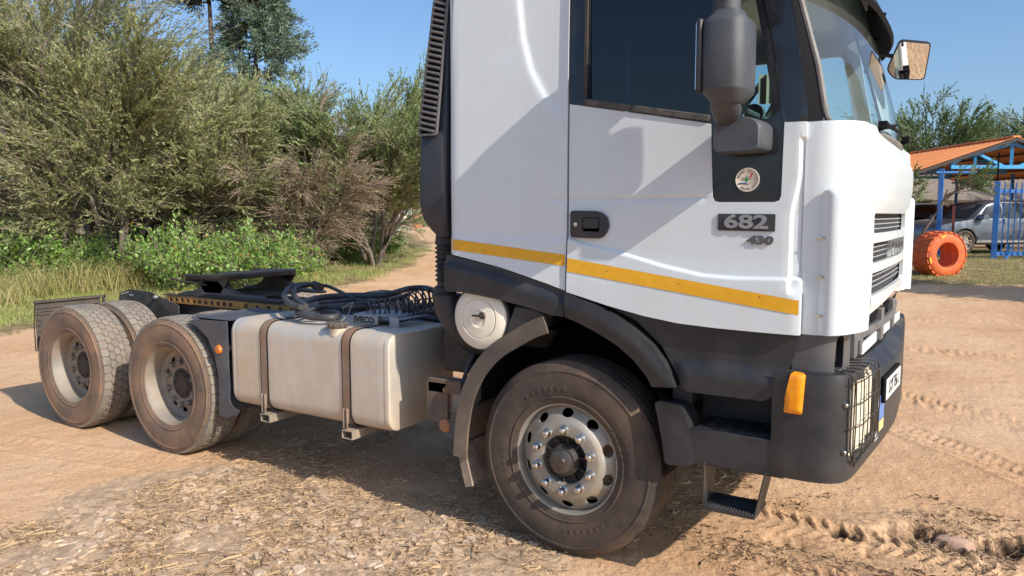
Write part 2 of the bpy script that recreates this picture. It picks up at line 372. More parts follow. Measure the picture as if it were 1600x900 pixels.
# moulded lettering stubs and ring on the side wall are kept to low ridges
for k in range(60):
    if k % 15 in (0, 1, 2, 3, 4, 5, 6) :
        a = 2*PI*k/60*1.0; c, s_ = math.cos(a), math.sin(a)
        front_tyre.obox((.388*c, -.0005, .388*s_), (.011*c, 0, .011*s_), (0, .0025, 0), (-.007*s_, 0, .007*c))
front_tyre = front_tyre.mesh('tyre', rubber, 28)
rt = MB().lathe(tyre_profile(False), 110); rear_side = rt.mesh('tyre', rubberr, 28)
tb = MB(); NB = 48
for row, (y0, y1) in enumerate([(.018, .072), (.078, .118), (.124, .166), (.172, .212), (.218, .272)]):
    for k in range(NB):
        a0 = 2*PI*(k+(.5 if row % 2 else 0))/NB; g = 2*PI/NB; mid = (y0+y1)/2
        ed = row in (0, 4)
        if ed: pts = [(y0, .08), (y0, .92), (y1-.004, .94), (y1+.004, .5), (y1-.004, .06)] if row == 0 else [(y0+.004, .06), (y0-.004, .5), (y0+.004, .94), (y1, .92), (y1, .08)]
        else: pts = [(y0, .26), (y0-.003, .76), (mid, .985), (y1+.003, .74), (y1, .24), (mid, .03)]
        V = []
        for rr in (.512, .532):
            for (y, t) in pts:
                r_ = rr-(.010 if ed and (y == y0 if row == 0 else y == y1) else 0)
                a = a0+g*t; V.append((r_*math.cos(a), y, r_*math.sin(a)))
        n = len(pts); tb.add(V, [tuple(range(n, 2*n))]+[(i, (i+1) % n, (i+1) % n+n, i+n) for i in range(n)])
tread = tb.mesh('tread_blocks', treadm, 20)
nut_me = MB().lathe([(.026, .006), (.026, -.001), (.0215, -.005), (.0215, -.024), (.019, -.034), (.012, -.041), (0, -.043)], 12).mesh('wheel_nut', chrome, 30)
def sector_disc(prof, nh, rh, tw, rw, depth, flip=1):
    "dished disc with nh oval hand holes. prof: function r -> y; holes centred at rh, half sizes tw (tangential) and rw (radial)"
    mb = MB(); g = 2*PI/nh; r0, r1 = rh-rw*1.35, rh+rw*1.30; K = 32
    for s_ in range(nh):
        c0 = s_*g+g/2; rings = []
        for t in (0, .33, .66, 1, 1.001):
            ring = []
            for k in range(K):
                a = 2*PI*k/K+PI/4; ca, sa = math.cos(a), math.sin(a); q = max(abs(ca), abs(sa))
                ou = (ca/q*g/2, rh+(sa/q*(r1-rh) if sa > 0 else sa/q*(rh-r0))); inn = (ca*tw/rh, rh+sa*rw)
                tt = min(t, 1); th = c0+ou[0]*(1-tt)+inn[0]*tt; r = ou[1]*(1-tt)+inn[1]*tt
                y = prof(r)+(depth if t > 1 else (.003 if t == 1 else 0)); ring.append((r*math.cos(th), y, r*math.sin(th)))
            rings.append(ring)
        mb.loft(rings, True, False)
    return mb, r0, r1
# front wheel: disc bulges outward
def pf(r): return float(np.interp(r, [.13, .137, .19, .205, .218, .232, .262, .288], [.012, .002, .0, .002, .010, .022, .048, .066]))
fd, r0, r1 = sector_disc(pf, 10, .250, .034, .0225, .012)
fd.lathe([(r, pf(r)) for r in (.137, .16, .19, .198, .205, .211, r0+.0005)]+[], 120).lathe([(.137, .002), (.132, .008), (.130, .045)], 60)
fd.lathe([(r, pf(r)) for r in (r1-.0005, .284, .288)]+[(.290, .075), (.2905, .030), (.294, .022), (.303, .018), (.308, .020), (.309, .026), (.300, .030), (.296, .04)], 120)
front_rim = fd.mesh('wheel', steel, 30)
hubm = MB().lathe([(.130, .045), (.125, .040), (.09, .050), (.085, .02), (.083, -.010), (.078, -.022), (.060, -.028), (.040, -.030), (0, -.030)], 40)
for k in range(10):
    a = 2*PI*k/10+.2; c, s_ = math.cos(a), math.sin(a); hubm.obox((.104*c, .033, .104*s_), (.022*c, .0, .022*s_), (0, .012, 0), (-.004*s_, 0, .004*c))
hub_f = hubm.mesh('hub', darkm, 30)
cap_f = MB().lathe([(.064, -.024), (.062, -.036), (.05, -.042), (.03, -.044), (.028, -.050), (0, -.051)], 32).mesh('hub_cap', M('hub_cap_metal', (.16, .16, .165), (.08, .075, .07), sc=18, rough=.35, metal=.8, dust=.6, dcol=(.2, .14, .09), dsc=15), 30)
def pr_(r): return float(np.interp(r, [.10, .14, .165, .178, .19, .225, .245, .262], [.142, .144, .144, .140, .146, .152, .146, .135]))
rd, r0, r1 = sector_disc(pr_, 10, .209, .030, .021, .012)
rd.lathe([(r, pr_(r)) for r in (.12, .14, .165, .172, r0+.0005)], 90).lathe([(r, pr_(r)) for r in (r1-.0005, .245, .262)]+[(.264, .115), (.266, .085), (.276, .065), (.279, .050), (.290, .036), (.294, .026), (.303, .018), (.308, .020), (.309, .026), (.300, .030), (.296, .04)], 110)
rear_rim = rd.mesh('wheel', steeld, 30)
hub_r = MB().lathe([(.125, .145), (.105, .142), (.095, .134), (.092, .130), (.086, .128), (.03, .126), (0, .126)], 40)
for k in range(8):
    a = 2*PI*k/8; hub_r.lathe([(.008, .13), (.008, .12), (0, .118)], 6, c=(.075*math.cos(a), 0, .085*math.sin(a)))
hub_rm = hub_r.mesh('hub', darkm, 30)
plain_rim = MB().lathe([(.12, .11), (.24, .11), (.262, .10), (.266, .09), (.276, .065), (.290, .036), (.303, .018), (.309, .026), (.300, .030)], 60).mesh('wheel', steeld, 30)
nut_d = nut_me.copy(); nut_d.materials.clear(); nut_d.materials.append(nutd)
def nuts(p, y):
    for k in range(10):
        a = 2*PI*k/10+.30; link('wheel_nut', nut_me if y < .05 else nut_d, p, loc=(.1675*math.cos(a), y, .1675*math.sin(a)) if y < .05 else (.1675*math.cos(a), y-.0, .1675*math.sin(a)))
def front_wheel(loc, rz=0, steer=0):
    o = link('wheel', front_rim, T, loc=loc); o.rotation_euler = (0, 0, rz+steer)
    link('tyre', front_tyre, o); nuts(o, .0); link('hub', hub_f, o); link('hub_cap', cap_f, o); return o
def rear_wheel(loc, rz=0):
    o = link('wheel', rear_rim, T, loc=loc); o.rotation_euler = (0, 0, rz)
    link('tyre', rear_side, o); link('tread_blocks', tread, o); nuts(o, .142); link('hub', hub_rm, o)
    s_ = 1 if rz == 0 else -1
    q = link('wheel', plain_rim, T, loc=(loc[0], loc[1]+.34*s_, loc[2])); q.rotation_euler = (0, .3, rz); link('tyre', rear_side, q); link('tread_blocks', tread, q)
front_wheel((0, 0, .527)); front_wheel((0, 2.5, .527), PI)
for x in (-3.404, -4.784):
    rear_wheel((x, -.046, .527)); rear_wheel((x, 2.5+.046, .527), PI)
# ---- cab side surface
crease = np.array([at(a, b, 1, 0)[[2, 0]] for a, b in [(803, -60), (805, 0), (812, 60), (825, 110), (845, 148), (875, 185)]])[::-1]
bulge = np.array([at(a, b, 1, 0)[[0, 2]] for a, b in [(889, 370), (905, 377), (960, 390), (1040, 414), (1100, 428), (1150, 432), (1253, 434)]])
def side(x, z):
    y = .016*max(0, (z-1.95)/1.1)**2
    if x < -.705: y += .055*((-.705-x)/.06)**2
    if x < .01:
        xc = float(np.interp(z, crease[:, 0], crease[:, 1]))
        y += .014*float(sstep(x, xc-.004, xc+.034))*float(sstep(z, 2.30, 2.42))
        if z < 1.70: y -= .004*float(sstep(z, 1.70, 1.69))
    else:
        zc = float(np.interp(x, bulge[:, 0], bulge[:, 1])); y -= .015*float(sstep(z, zc+.003, zc-.013))
        xs_ = 1.112+.030*float(sstep(z, 1.80, 2.02)); y += .026*float(sstep(x, xs_, xs_+.016))*float(sstep(z, 1.475, 1.50))*float(sstep(z, 2.165, 2.135))
    if -.09 < x < .752: y += .005*float(sstep(x, .75, .72))*float(sstep(x, -.09, -.06))*math.exp(-((z-1.905)/.007)**2)
    if x > 1.155: y += .006*((x-1.155)/.019)**2
    if z < 1.66: y -= .010*float(sstep(z, 1.66, 1.45))
    return y
def S1(x, z): return (x, side(x, z), z)
sheet([(-.765, 1.612), (-.40, 1.545), (-.1, 1.468), (.008, 1.436), (.012, 3.25), (-.70, 3.25)], S1, .028, (0, .03, 0), extra=[(x, 1.905+d) for x in np.arange(-.08, .01, .01) for d in (-.014, -.007, 0, .007, .014)]+[(x, z) for x in np.arange(-.75, 0, .03) for z in (1.701, 1.689)]+[(float(np.interp(z, crease[:, 0], crease[:, 1]))+d, z) for z in np.arange(2.3, 3.2, .02) for d in (-.006, .005, .016, .028, .038)]).build('cab_side_panel', white, T, 0, 40)
dz = [(.022, 1.430), (.10, 1.412), (.25, 1.375), (.45, 1.335), (.62, 1.312), (.80, 1.303), (1.0, 1.299), (1.174, 1.298), (1.172, 2.226), (1.078, 2.228), (1.074, 1.91), (1.066, 1.889), (1.045, 1.882), (.80, 1.884),
      (.778, 1.889), (.768, 1.91), (.752, 2.242), (.40, 2.312), (.022, 2.386)]
door = sheet(dz, S1, .026, (0, .03, 0), extra=[(x, 1.905+d) for x in np.arange(.03, .75, .010) for d in (-.014, -.007, 0, .007, .014)]+[(x, float(np.interp(x, bulge[:, 0], bulge[:, 1]))+d) for x in np.arange(.03, 1.165, .011) for d in (.007, .002, -.003, -.008, -.014, -.020)]+[(1.112+.030*float(sstep(z, 1.80, 2.02))+d, z) for z in np.arange(1.47, 2.17, .011) for d in (-.004, .002, .008, .014, .020)]).build('door', white, T, 0, 40)
# yellow tape
def band(a, b, c, d, n=1):
    mb = MB(); V = []
    X0 = a[0]; X1 = b[0]; k = 24; ring = []
    for i in range(k+1):
        t = i/k; x = X0+(X1-X0)*t; zt = a[1]+(b[1]-a[1])*t; zb = d[1]+(c[1]-d[1])*t
        ring.append([(x, side(x, zz)-.0022, zz) for zz in np.linspace(zb, zt, 5)])
    return mb.loft(ring, False, False)
band((-.764, 1.697), (.006, 1.621), (.006, 1.563), (-.764, 1.636)).build('reflective_stripe', tape, T)
st = band((.024, 1.606), (1.168, 1.452), (1.168, 1.388), (.024, 1.537)).build('reflective_stripe', tape, door)
riv = MB()
for x in np.linspace(-.5, 1.0, 5):
    z = 1.66-(x+.764)*.1135; riv.lathe([(.003, 0), (.002, -.0008), (0, -.001)], 8, c=(x, side(x, z)-.0024, z))
riv.build('stripe_rivet', darkm, T)['kind'] = 'stuff'
# black window surround and pillars
SB = lambda x, z: (x, side(x, z)-.001, z)
surround = sheet([(.022, 2.390), (.40, 2.316), (.752, 2.246), (.757, 1.905), (.772, 1.887), (.80, 1.8835), (1.045, 1.8815), (1.066, 1.888), (1.0755, 1.905), (1.0765, 2.23), (1.028, 2.50), (.985, 2.72), (.90, 3.05), (.022, 3.05)],
                 lambda x, z: (x, side(x, z)+.003, z), .03, (0, .03, 0),
                 holes=[rpoly([(.125, 2.405), (.742, 2.283), (.742, 3.0), (.125, 3.0)], .02), rpoly([(.790, 2.285), (1.018, 2.243), (1.022, 2.33), (.968, 2.62), (.90, 2.93), (.790, 3.0)], .03)]).build('window_surround', blackg, door, 0, 40)
MB().prism([(.120, 2.0), (.745, 2.0), (.745, 3.02), (.120, 3.02)][:0] or [(.12, 2.39), (.745, 2.27), (.745, 3.02), (.12, 3.02)], 1, .024, .029).build('side_window', sidew, door)
MB().prism([(.785, 2.25), (1.03, 2.225), (1.035, 2.33), (.975, 2.62), (.90, 2.96), (.785, 3.02)], 1, .024, .029).build('quarter_window', quart, door)
MB().bar((.112, -.002, 2.40), (.112, .012, 3.05), .020, .012, up=(0, 1, 0)).build('window_channel', darkm, door, .003)
q = MB()
for i, (x0, z0, x1, z1) in enumerate([(.10, 2.392, .745, 2.266)]): q.bar((x0, .004, z0), (x1, .004, z1), .03, .022, up=(0, 1, 0))
q.build('window_weatherstrip', M('weatherstrip', (.035, .035, .037), (.07, .065, .06), sc=30, rough=.7, dust=.5, dcol=(.2, .17, .14), dsc=20), door, .004)
# A pillar: black slanted plate between door and windshield
def pil(a, b, yo=0):
    return sheet([(1.080, 2.232), (1.172, 2.230), (1.168, 2.30), (1.13, 2.52), (1.085, 2.76), (1.02, 3.06), (.905, 3.06), (.99, 2.72), (1.032, 2.50)], lambda x, z: (x, side(x, z)+yo, z), .03, (0, .05, 0))
pil(0, 0).build('pillar_trim', blackg, T, 0, 40)
# ---- front: plan curve by distance s from the near corner; mirrored on the far side
FC = np.array([(1.178, .022), (1.215, .020), (1.255, .024), (1.30, .040), (1.345, .080), (1.378, .135), (1.400, .21), (1.413, .32), (1.425, .48), (1.433, .70), (1.438, .95), (1.440, 1.25)])
FCs = np.array(smooth_curve(FC, 8)); FCs = np.vstack([FCs, [(x, 2.5-y) for x, y in FCs[::-1][1:]]])
SL = np.concatenate([[0], np.cumsum(np.linalg.norm(np.diff(FCs, axis=0), axis=1))]); STOT = SL[-1]
def plan(s, off=0.):
    x = np.interp(s, SL, FCs[:, 0]); y = np.interp(s, SL, FCs[:, 1])
    e = .01; dx = np.interp(s+e, SL, FCs[:, 0])-np.interp(s-e, SL, FCs[:, 0]); dy = np.interp(s+e, SL, FCs[:, 1])-np.interp(s-e, SL, FCs[:, 1]); l = math.hypot(dx, dy)+1e-9
    return float(x+off*dy/l), float(y-off*dx/l)
def s_of_y(y): return float(np.interp(y, FCs[:, 1], SL)) if y > .021 else .04
def front(s, z, off=0):
    o = off-.060*float(sstep(z, 2.06, 2.28))*float(sstep(s, .22, .60))*float(sstep(STOT-s, .22, .60))+.020*float(sstep(z, 1.85, 2.0))*float(sstep(z, 2.2, 2.08))*float(sstep(s, .3, .9))*float(sstep(STOT-s, .3, .9))
    o -= .014*float(sstep(z, 1.865, 1.845))*float(sstep(s, .36, .40))*float(sstep(STOT-s, .36, .40))
    o -= .03*float(sstep(z, 1.42, 1.26))*float(sstep(s, .25, .5))*float(sstep(STOT-s, .25, .5))
    x, y = plan(s, o); return (x, y, z)
gz = [(1.672, 1.812), (1.545, 1.672-.02), (1.405, 1.515)]
sg0, sg1 = s_of_y(.40), s_of_y(1.78)
holes = [rpoly([(sg0+.00, a), (sg1, a), (sg1, b), (sg0, b)], .02) for a, b in [(1.738, 1.832), (1.598, 1.694), (1.445, 1.553)]]
lowL = s_of_y(.34)
outl = [(.008, 1.300), (.12, 1.297), (.20, 1.30), (.30, 1.315), (lowL-.015, 1.345), (lowL, 1.36), (lowL+.01, 1.44), (lowL+.06, 1.44), (lowL+.075, 1.352), (sg0+.1, 1.36), (STOT/2, 1.40), (sg1-.1, 1.36), (STOT-.30, 1.315), (STOT-.1, 1.30), (STOT, 1.30), (STOT, 2.226),
        (STOT-.35, 2.225), (STOT-.6, 2.25), (STOT/2, 2.258), (.6, 2.25), (.42, 2.228), (.35, 2.226), (.008, 2.226)]
MB().box(1.160, 1.20, .045, .06, 1.3, 2.23).box(.0, .035, .034, .045, 1.44, 3.2).build('door_jamb', dark, T)
fp = sheet(outl, front, .035, (-.02, .0, 0), holes=holes).build('front_panel', white, T, 0, 40)
# corner air deflectors, stand proud of the front panel
def deflector(mir):
    f = (lambda s: STOT-s) if mir else (lambda s: s)
    def fn(s, z):
        e = min(max(s-.075, 0)/.03, max(.335-s, 0)/.05, max(1.945-z, 0)/.03, 1); e = e*(2-e)
        return front(f(s), z, .004+.036*e)
    return sheet(rpoly([(.078, 1.302), (.335, 1.325), (.335, 1.90), (.30, 1.942), (.085, 1.93), (.078, 1.915)], .012), fn, .02, (-.02, .01 if not mir else -.01, 0))
d0 = deflector(False).build('air_deflector', white, T, 0, 50); deflector(True).build('air_deflector', white, T, 0, 50)
tabm = M('deflector_tab', (.60, .50, .34), (.5, .42, .30), rough=.6)
for z in (1.385, 1.555, 1.725):
    MB().box(1.232, 1.262, .004, .020, z-.004, z+.004).build('deflector_tab', tabm, d0, .001)
# grille rows behind the openings
gp_ = MB(); gp_.loft([[front(s, z, -.05) for z in (1.42, 1.60, 1.86)] for s in np.linspace(sg0-.06, sg1+.06, 30)], False, False)
gp_.build('grille_backing', grillem, T)
for zz in (1.757, 1.780, 1.803, 1.620, 1.645, 1.668, 1.475, 1.500, 1.527):
    MB().tube([front(s, zz, -.028) for s in np.linspace(sg0-.03, sg1+.03, 30)], .0035, 5).build('grille_slat', silverpaint, T)
gv = MB()
for s in np.linspace(sg0+.02, sg1-.02, 70):
    for a, b in [(1.735, 1.825), (1.598, 1.690), (1.452, 1.553)]: gv.bar(front(s, a, -.034), front(s, b, -.034), .004, .003)
o = gv.build('grille_wire', greyp, T); o['kind'] = 'stuff'
bpy.context.view_layer.update()
# chrome maker's letters on the middle grille row
for i, ch in enumerate('OCEVI'[::-1]):
    s = s_of_y(.60)+.035 + (4-i)*0 + i*.0
xs = np.linspace(s_of_y(1.62), s_of_y(1.0), 5)[::-1]
for ch, s in zip('IVECO', xs):
    p = front(s, 1.645, -.008); p2 = front(s+.05, 1.645, -.008); text('maker_letter', ch, .125, .010, facing(p, np.array(p2)-np.array(p), (0, 0, 1)), chrome, fp, bold=.006)
# windshield, seal, wipers, visor
def wsf(s, z, off=0):
    u = s/STOT; c = 2*u-1; e = float(np.interp(z, [2.10, 2.22, 2.31, 2.477, 2.76, 3.16], [1.232, 1.215, 1.203, 1.172, 1.092, .96])); q = abs(c)**2.5
    nx = .9; ny = .42*c*abs(c)**.5; l = math.hypot(nx, ny); return (e+.178*(1-min(q, 1.15))+off*nx/l, .055+2.39*u+off*ny/l, z)
wo = rpoly([(.055, 2.228), (STOT-.055, 2.228), (STOT-.05, 3.15), (.05, 3.15)], .07)
ws = sheet(wo, lambda s, z: wsf(s, z, 0), .05, (-.004, 0, 0)).build('windshield', wind, T, 0, 60)
MB().tube([wsf(s, z, .006) for s, z in (lambda q: q+q[:2])(dense(rpoly([(.042, 2.222), (STOT-.042, 2.222), (STOT-.04, 3.16), (.04, 3.16)], .08), .04))], .0145, 8).build('windshield_seal', seal, ws)
pe = lambda z: float(np.interp(z, [2.228, 2.52, 2.76, 3.06, 3.2], [1.172, 1.134, 1.086, 1.02, .985]))
pl_ = MB().loft([[(pe(z), side(pe(z), z)+.004, z), (pe(z)+.012, .026, z), ((pe(z)+wsf(.03, z)[0])/2+.004, .046, z), (wsf(.03, z)[0], wsf(.03, z)[1]+.005, z)] for z in np.linspace(2.228, 3.15, 14)], False, False)
pl_.build('pillar_gutter', dark, T)
for y0, y1 in ((.55, 1.35), (1.55, 2.2)):
    s0, s1 = s_of_y(y0), s_of_y(y1); wp = MB().tube([wsf(s, 2.262+.02*(s-s0), .030) for s in np.linspace(s0, s1, 8)], .008, 6)
    wp.tube([wsf(s0+.02, 2.235, .0), wsf(s0+.03, 2.25, .05), wsf(s0+.3, 2.275, .045)], .012, 6)
    wp.obox(wsf(s0+.03, 2.262, .04), (.02, 0, 0), (0, .03, 0), (0, 0, .016)); wp.obox(wsf(s0+.10, 2.268, .04), (.012, 0, 0), (0, .045, 0), (0, 0, .010)); wp.build('wiper', dark, T, .003)
def vs(s, z, off): return wsf(s, z, off)
vz = MB(); rings = []
for s in np.linspace(.35, STOT-.05, 40):
    e = min(1, (STOT-.05-s)/.08); zb = 2.86+.05*(1-e)**2+.03*float(sstep(abs(s-STOT/2), STOT/2-.2, STOT/2))
    rings.append([vs(s, zb, .085), vs(s, zb+.02, .105), vs(s, zb+.30, .05), vs(s, zb+.32, .03), vs(s, zb+.05, .070)])
vz.loft(rings, True, True).build('sun_visor', M('visor_smoke', (.008, .008, .010), (.015, .015, .016), rough=.7, spec=.15), T)
vf = MB()
for s in (.6, 1.6, STOT-.35): vf.bar(vs(s, 2.99, .0), vs(s, 2.97, .10), .03, .012)
vf.build('visor_bracket', dark, T)
# roof and hidden shell (casts the cab's shadow)
sh = MB(); sh.loft([[(x, side(x, z0)+.004 if 0 else .03, z0) for x in (-.72, .2, .9)] for z0 in (3.05, 3.25)], False, False)
sh = MB().prism([(-.72, 3.2), (.95, 3.05), (1.18, 3.17), (1.05, 3.42), (.6, 3.62), (-.5, 3.62), (-.74, 3.45)], 1, .03, 2.47)
sh.build('roof', white, T, .04)
MB().box(-.762, -.74, .05, 2.45, 1.45, 3.35).build('cab_back_wall', white, T, .004)
farp = [(-.765, 1.55), (.10, 1.40), (.62, 1.30), (1.17, 1.30), (1.17, 2.23), (1.0, 3.1), (-.70, 3.25)]
sheet(farp, lambda x, z: (x, 2.5-.01, z), .12, (0, -.03, 0), holes=[rpoly([(.15, 2.36), (1.0, 2.25), (1.05, 2.30), (.92, 2.95), (.15, 2.95)], .04)], back=True).build('far_cab_side', white, T)
MB().prism([(.12, 2.33), (1.06, 2.24), (.93, 2.98), (.12, 2.98)], 1, 2.472, 2.477).build('far_side_window', quart, T)
MB().box(-.74, 1.15, .06, 2.44, 1.50, 1.54).build('cab_floor', dark, T)
db = MB().prism([(1.02, 1.55), (1.33, 1.6), (1.30, 2.16), (1.14, 2.22), (1.02, 2.18), (.96, 2.05)], 1, .16, 2.34); db.build('dashboard', interior, T, .02)
MB().prism([(.85, 1.9), (1.0, 1.9), (1.0, 2.15), (.85, 2.1)], 1, .05, .07).build('door_card', interior, door)
cw = []; cc = np.array((.80, .58, 2.345)); ax1 = np.array((.50, 0, .80)); ax1 = ax1/np.linalg.norm(ax1)*.23
sw = MB().tube([cc+math.cos(a)*ax1*1+math.sin(a)*np.array((0, .23, 0)) for a in np.linspace(0, 2*PI, 33)], .016, 8, False)
nn = np.cross(ax1/.23, (0, 1, 0)); sw.tube([cc-ax1*.95, cc-nn*.03, cc+ax1*.2], .013, 6); sw.tube([cc+np.array((0, .22, 0)), cc-nn*.03, cc-np.array((0, .22, 0))], .013, 6)
sw.lathe([(.05, -.03), (.05, .02), (0, .03)], 16, c=tuple(cc)); sw.build('steering_wheel', M('wheel_grey', (.12, .14, .14), rough=.45), T)
se = MB().loft([[(x, y, z) for x, z in rpoly([(.15-.0, 2.35), (.28, 2.36), (.40, 1.9), (.24, 1.86)], .04)] for y in (.42, .52, .80, .88)]); se.box(.3, .75, .42, .88, 1.80, 1.92)
se.build('driver_seat', interior, T, .03)
se = MB().loft([[(x, y, z) for x, z in rpoly([(.15, 2.75), (.27, 2.76), (.38, 1.9), (.24, 1.86)], .04)] for y in (1.62, 1.72, 2.0, 2.08)]); se.build('passenger_seat', interior, T, .03)
rings = []
for i in range(9):
    x = .62+.045*i; rings.append([(x, .10+.018*(i % 2), 2.95), (x+.005, .12+.018*(i % 2), 2.5), (x+.02, .10+.018*(i % 2), 2.40)])
MB().loft([[(.99-.012*i, .34+.02*math.sin(i*1.9), z) for z in (2.36, 2.42, 2.50)] for i in range(10)], False, False).build('cab_cushion', interiorl, T)
# ---- badges, handle, sticker
P = at(1166, 347, 1, 0); yb = side(P[0], P[2])
bd = MB().prism(rpoly([(P[0]-.128, P[2]-.038), (P[0]+.128, P[2]-.042), (P[0]+.128, P[2]+.036), (P[0]-.128, P[2]+.038)], .006), 1, yb-.007, yb+.001).build('model_badge', badge_d, door, .001)
text('badge_digits', '682', .105, .004, facing((P[0], yb-.009, P[2]-.001), (1, 0, -.02), (0, 0, 1)) @ Matrix.Diagonal((1.26, .80, 1, 1)), badge_l, bd, bold=.003)
P = at(1187, 376, 1, 0); yb = side(P[0], P[2])
text('power_badge', '430', .052, .003, facing((P[0], yb-.004, P[2]), (1, 0, -.02), (0, 0, 1)) @ Matrix.Diagonal((1.45, 1, 1, 1)), M('power_digits', (.10, .10, .11), (.16, .16, .17), sc=40, rough=.3, metal=.6), door, shear=.12, bold=.0022)
P = at(1168, 281, 1, .003); R_ = .0535
yb = side(P[0], P[2])
stick = MB().lathe([(0, -.0035), (R_-.004, -.0035), (R_-.002, -.0045), (R_, -.0035), (R_, 0)], 40, c=(P[0], yb+.003, P[2])).build('round_sticker', M('sticker_cream', (.66, .60, .50), (.58, .52, .43), sc=20, rough=.4), door)
ink2 = M('sticker_ink', (.22, .18, .14), rough=.5)
def arc_text(body, r, a0, a1, size, flip=False):
    n = len(body)
    for i, ch in enumerate(body):
        if ch == ' ': continue
        a = a0+(a1-a0)*i/(n-1); rad = np.array((math.cos(a), 0, math.sin(a))); rt_ = np.array((math.sin(a), 0, -math.cos(a)))
        if flip: up, ri = -rad, -rt_
        else: up, ri = rad, rt_
        text('sticker_letter', ch, size, .0004, facing(np.array((P[0], yb+.003-.0042, P[2]))+rad*r, ri, up), ink2, stick)
arc_text('BORN IN', .040, math.radians(162), math.radians(72), .0145)
arc_text('SOUTH AFRICA', .041, math.radians(232), math.radians(372), .0135, True)
for mt_, a, b, w in ((M('sticker_red', (.5, .04, .05), rough=.5), (.010, .002), (.022, .030), .006), (M('sticker_blue', (.03, .10, .30), rough=.5), (-.040, -.017), (0, -.015), .006)):
    MB().bar((P[0]+a[0], yb-.0012, P[2]+a[1]), (P[0]+b[0], yb-.0012, P[2]+b[1]), .0006, w, up=(1, 0, .01)).build('sticker_mark', mt_, stick)
MB().lathe([(.009, .0), (.009, -.0012), (0, -.0012)], 20, c=(P[0]-.003, yb, P[2]+.001)).build('sticker_mark', M('sticker_green', (.03, .26, .08), rough=.5), stick)
for r_, a0, a1 in ((.016, 1.2, 3.3), (.021, 3.9, 5.6), (.023, 2.6, 3.2)):
    MB().tube([(P[0]+r_*math.cos(a), yb-.001, P[2]+r_*math.sin(a)) for a in np.linspace(a0, a1, 12)], .0011, 4).build('sticker_mark', ink2, stick)
hx0, hz0 = at(893, 329, 1, 0)[[0, 2]]; hx1, hz1 = at(953, 373, 1, 0)[[0, 2]]
ho = rpoly([(hx0, hz1+.004), (hx1-.035, hz1), (hx1, hz1+.055), (hx1-.01, hz0-.03), (hx1-.055, hz0-.004), (hx0, hz0)], [.02, .03, .02, .03, .02, .02])
hh = rpoly([(hx0+.07, hz1+.035), (hx1-.05, hz1+.035), (hx1-.05, hz0-.035), (hx0+.07, hz0-.035)], .01)
hd = sheet(ho, lambda x, z: (x, -.014-.004*min(1, min(x-hx0, hx1-x)/.02), z), .02, (0, .02, 0), holes=[hh]).build('door_handle', blackp, door, .002)
b = MB().box(hx0+.068, hx1-.048, .0, .004, hz1+.033, hz0-.033); b.prism(rpoly([(hx0+.074, hz1+.05), (hx1-.056, hz1+.05), (hx1-.056, hz0-.037), (hx0+.074, hz0-.037)], .008), 1, -.016, -.002); b.build('handle_lever', blackp, hd, .003)
MB().lathe([(.011, 0), (.011, -.003), (0, -.003)], 16, c=(hx0+.033, -.0175, (hz0+hz1)/2)).build('key_lock', chrome, hd)
# ---- door mirror: mount box, neck, two housings
def hull(cx, cy, z0, z1, rx, ry, name, prnt, tt=.10, top=.55, bot=.45):
    rings = []
    for t, s_ in [(0, bot-.08), (.01, bot), (.12, .97), (.15, 1), (.5, 1.01), (.84, 1), (.88, .97), (.965, top+.02), (1, top-.03)]:
        z = z0+(z1-z0)*t; ring = []
        for k in range(28):
            a = 2*PI*k/28; c, s2 = math.cos(a), math.sin(a); e = 2/3.6
            ring.append((cx+rx*s_*math.copysign(abs(c)**e, c), cy+ry*s_*math.copysign(abs(s2)**e, s2), z))
        rings.append(ring)
    return MB().loft(rings).build(name, mirp, prnt, 0, 50)
ma = MB().loft([[(x, y, z) for x, z in rpoly([(.815-k, 2.096-k*.3), (1.020+k, 2.100), (1.022+k, 2.215), (.965+k, 2.246+k*.3), (.815-k, 2.232)], .03)] for y, k in ((.018, .008), (-.10, .004), (-.155, 0), (-.172, -.012))])
ma = ma.build('mirror_mount', mirp, T, 0, 35)
nk = MB().loft([[(cx+rx*math.cos(a), cy+ry*math.sin(a), z) for a in np.linspace(0, 2*PI, 17)[:-1]] for cx, cy, z, rx, ry in ((.86, -.13, 2.20, .03, .03), (.875, -.17, 2.235, .055, .045), (.885, -.22, 2.275, .066, .055), (.885, -.26, 2.33, .06, .06))])
nk.build('mirror_neck', mirp, ma, 0, 50)
m1 = hull(.898, -.240, 2.288, 2.665, .094, .132, 'mirror_housing', ma, bot=.62, top=.62); hull(.892, -.240, 2.70, 3.10, .094, .132, 'mirror_housing', ma)
MB().loft([[(.895+.05*math.cos(a)*k, -.26+.05*math.sin(a)*k, z) for a in np.linspace(0, 2*PI, 17)[:-1]] for z, k in ((2.63, 1), (2.72, 1.05))]).build('mirror_joint', mirp, ma)
MB().box(.794, .82, -.362, -.118, 2.33, 2.63).build('mirror_frame', blackp, m1, .01); MB().box(.7915, .796, -.352, -.128, 2.345, 2.615).build('mirror_pane', mirrorg, m1)
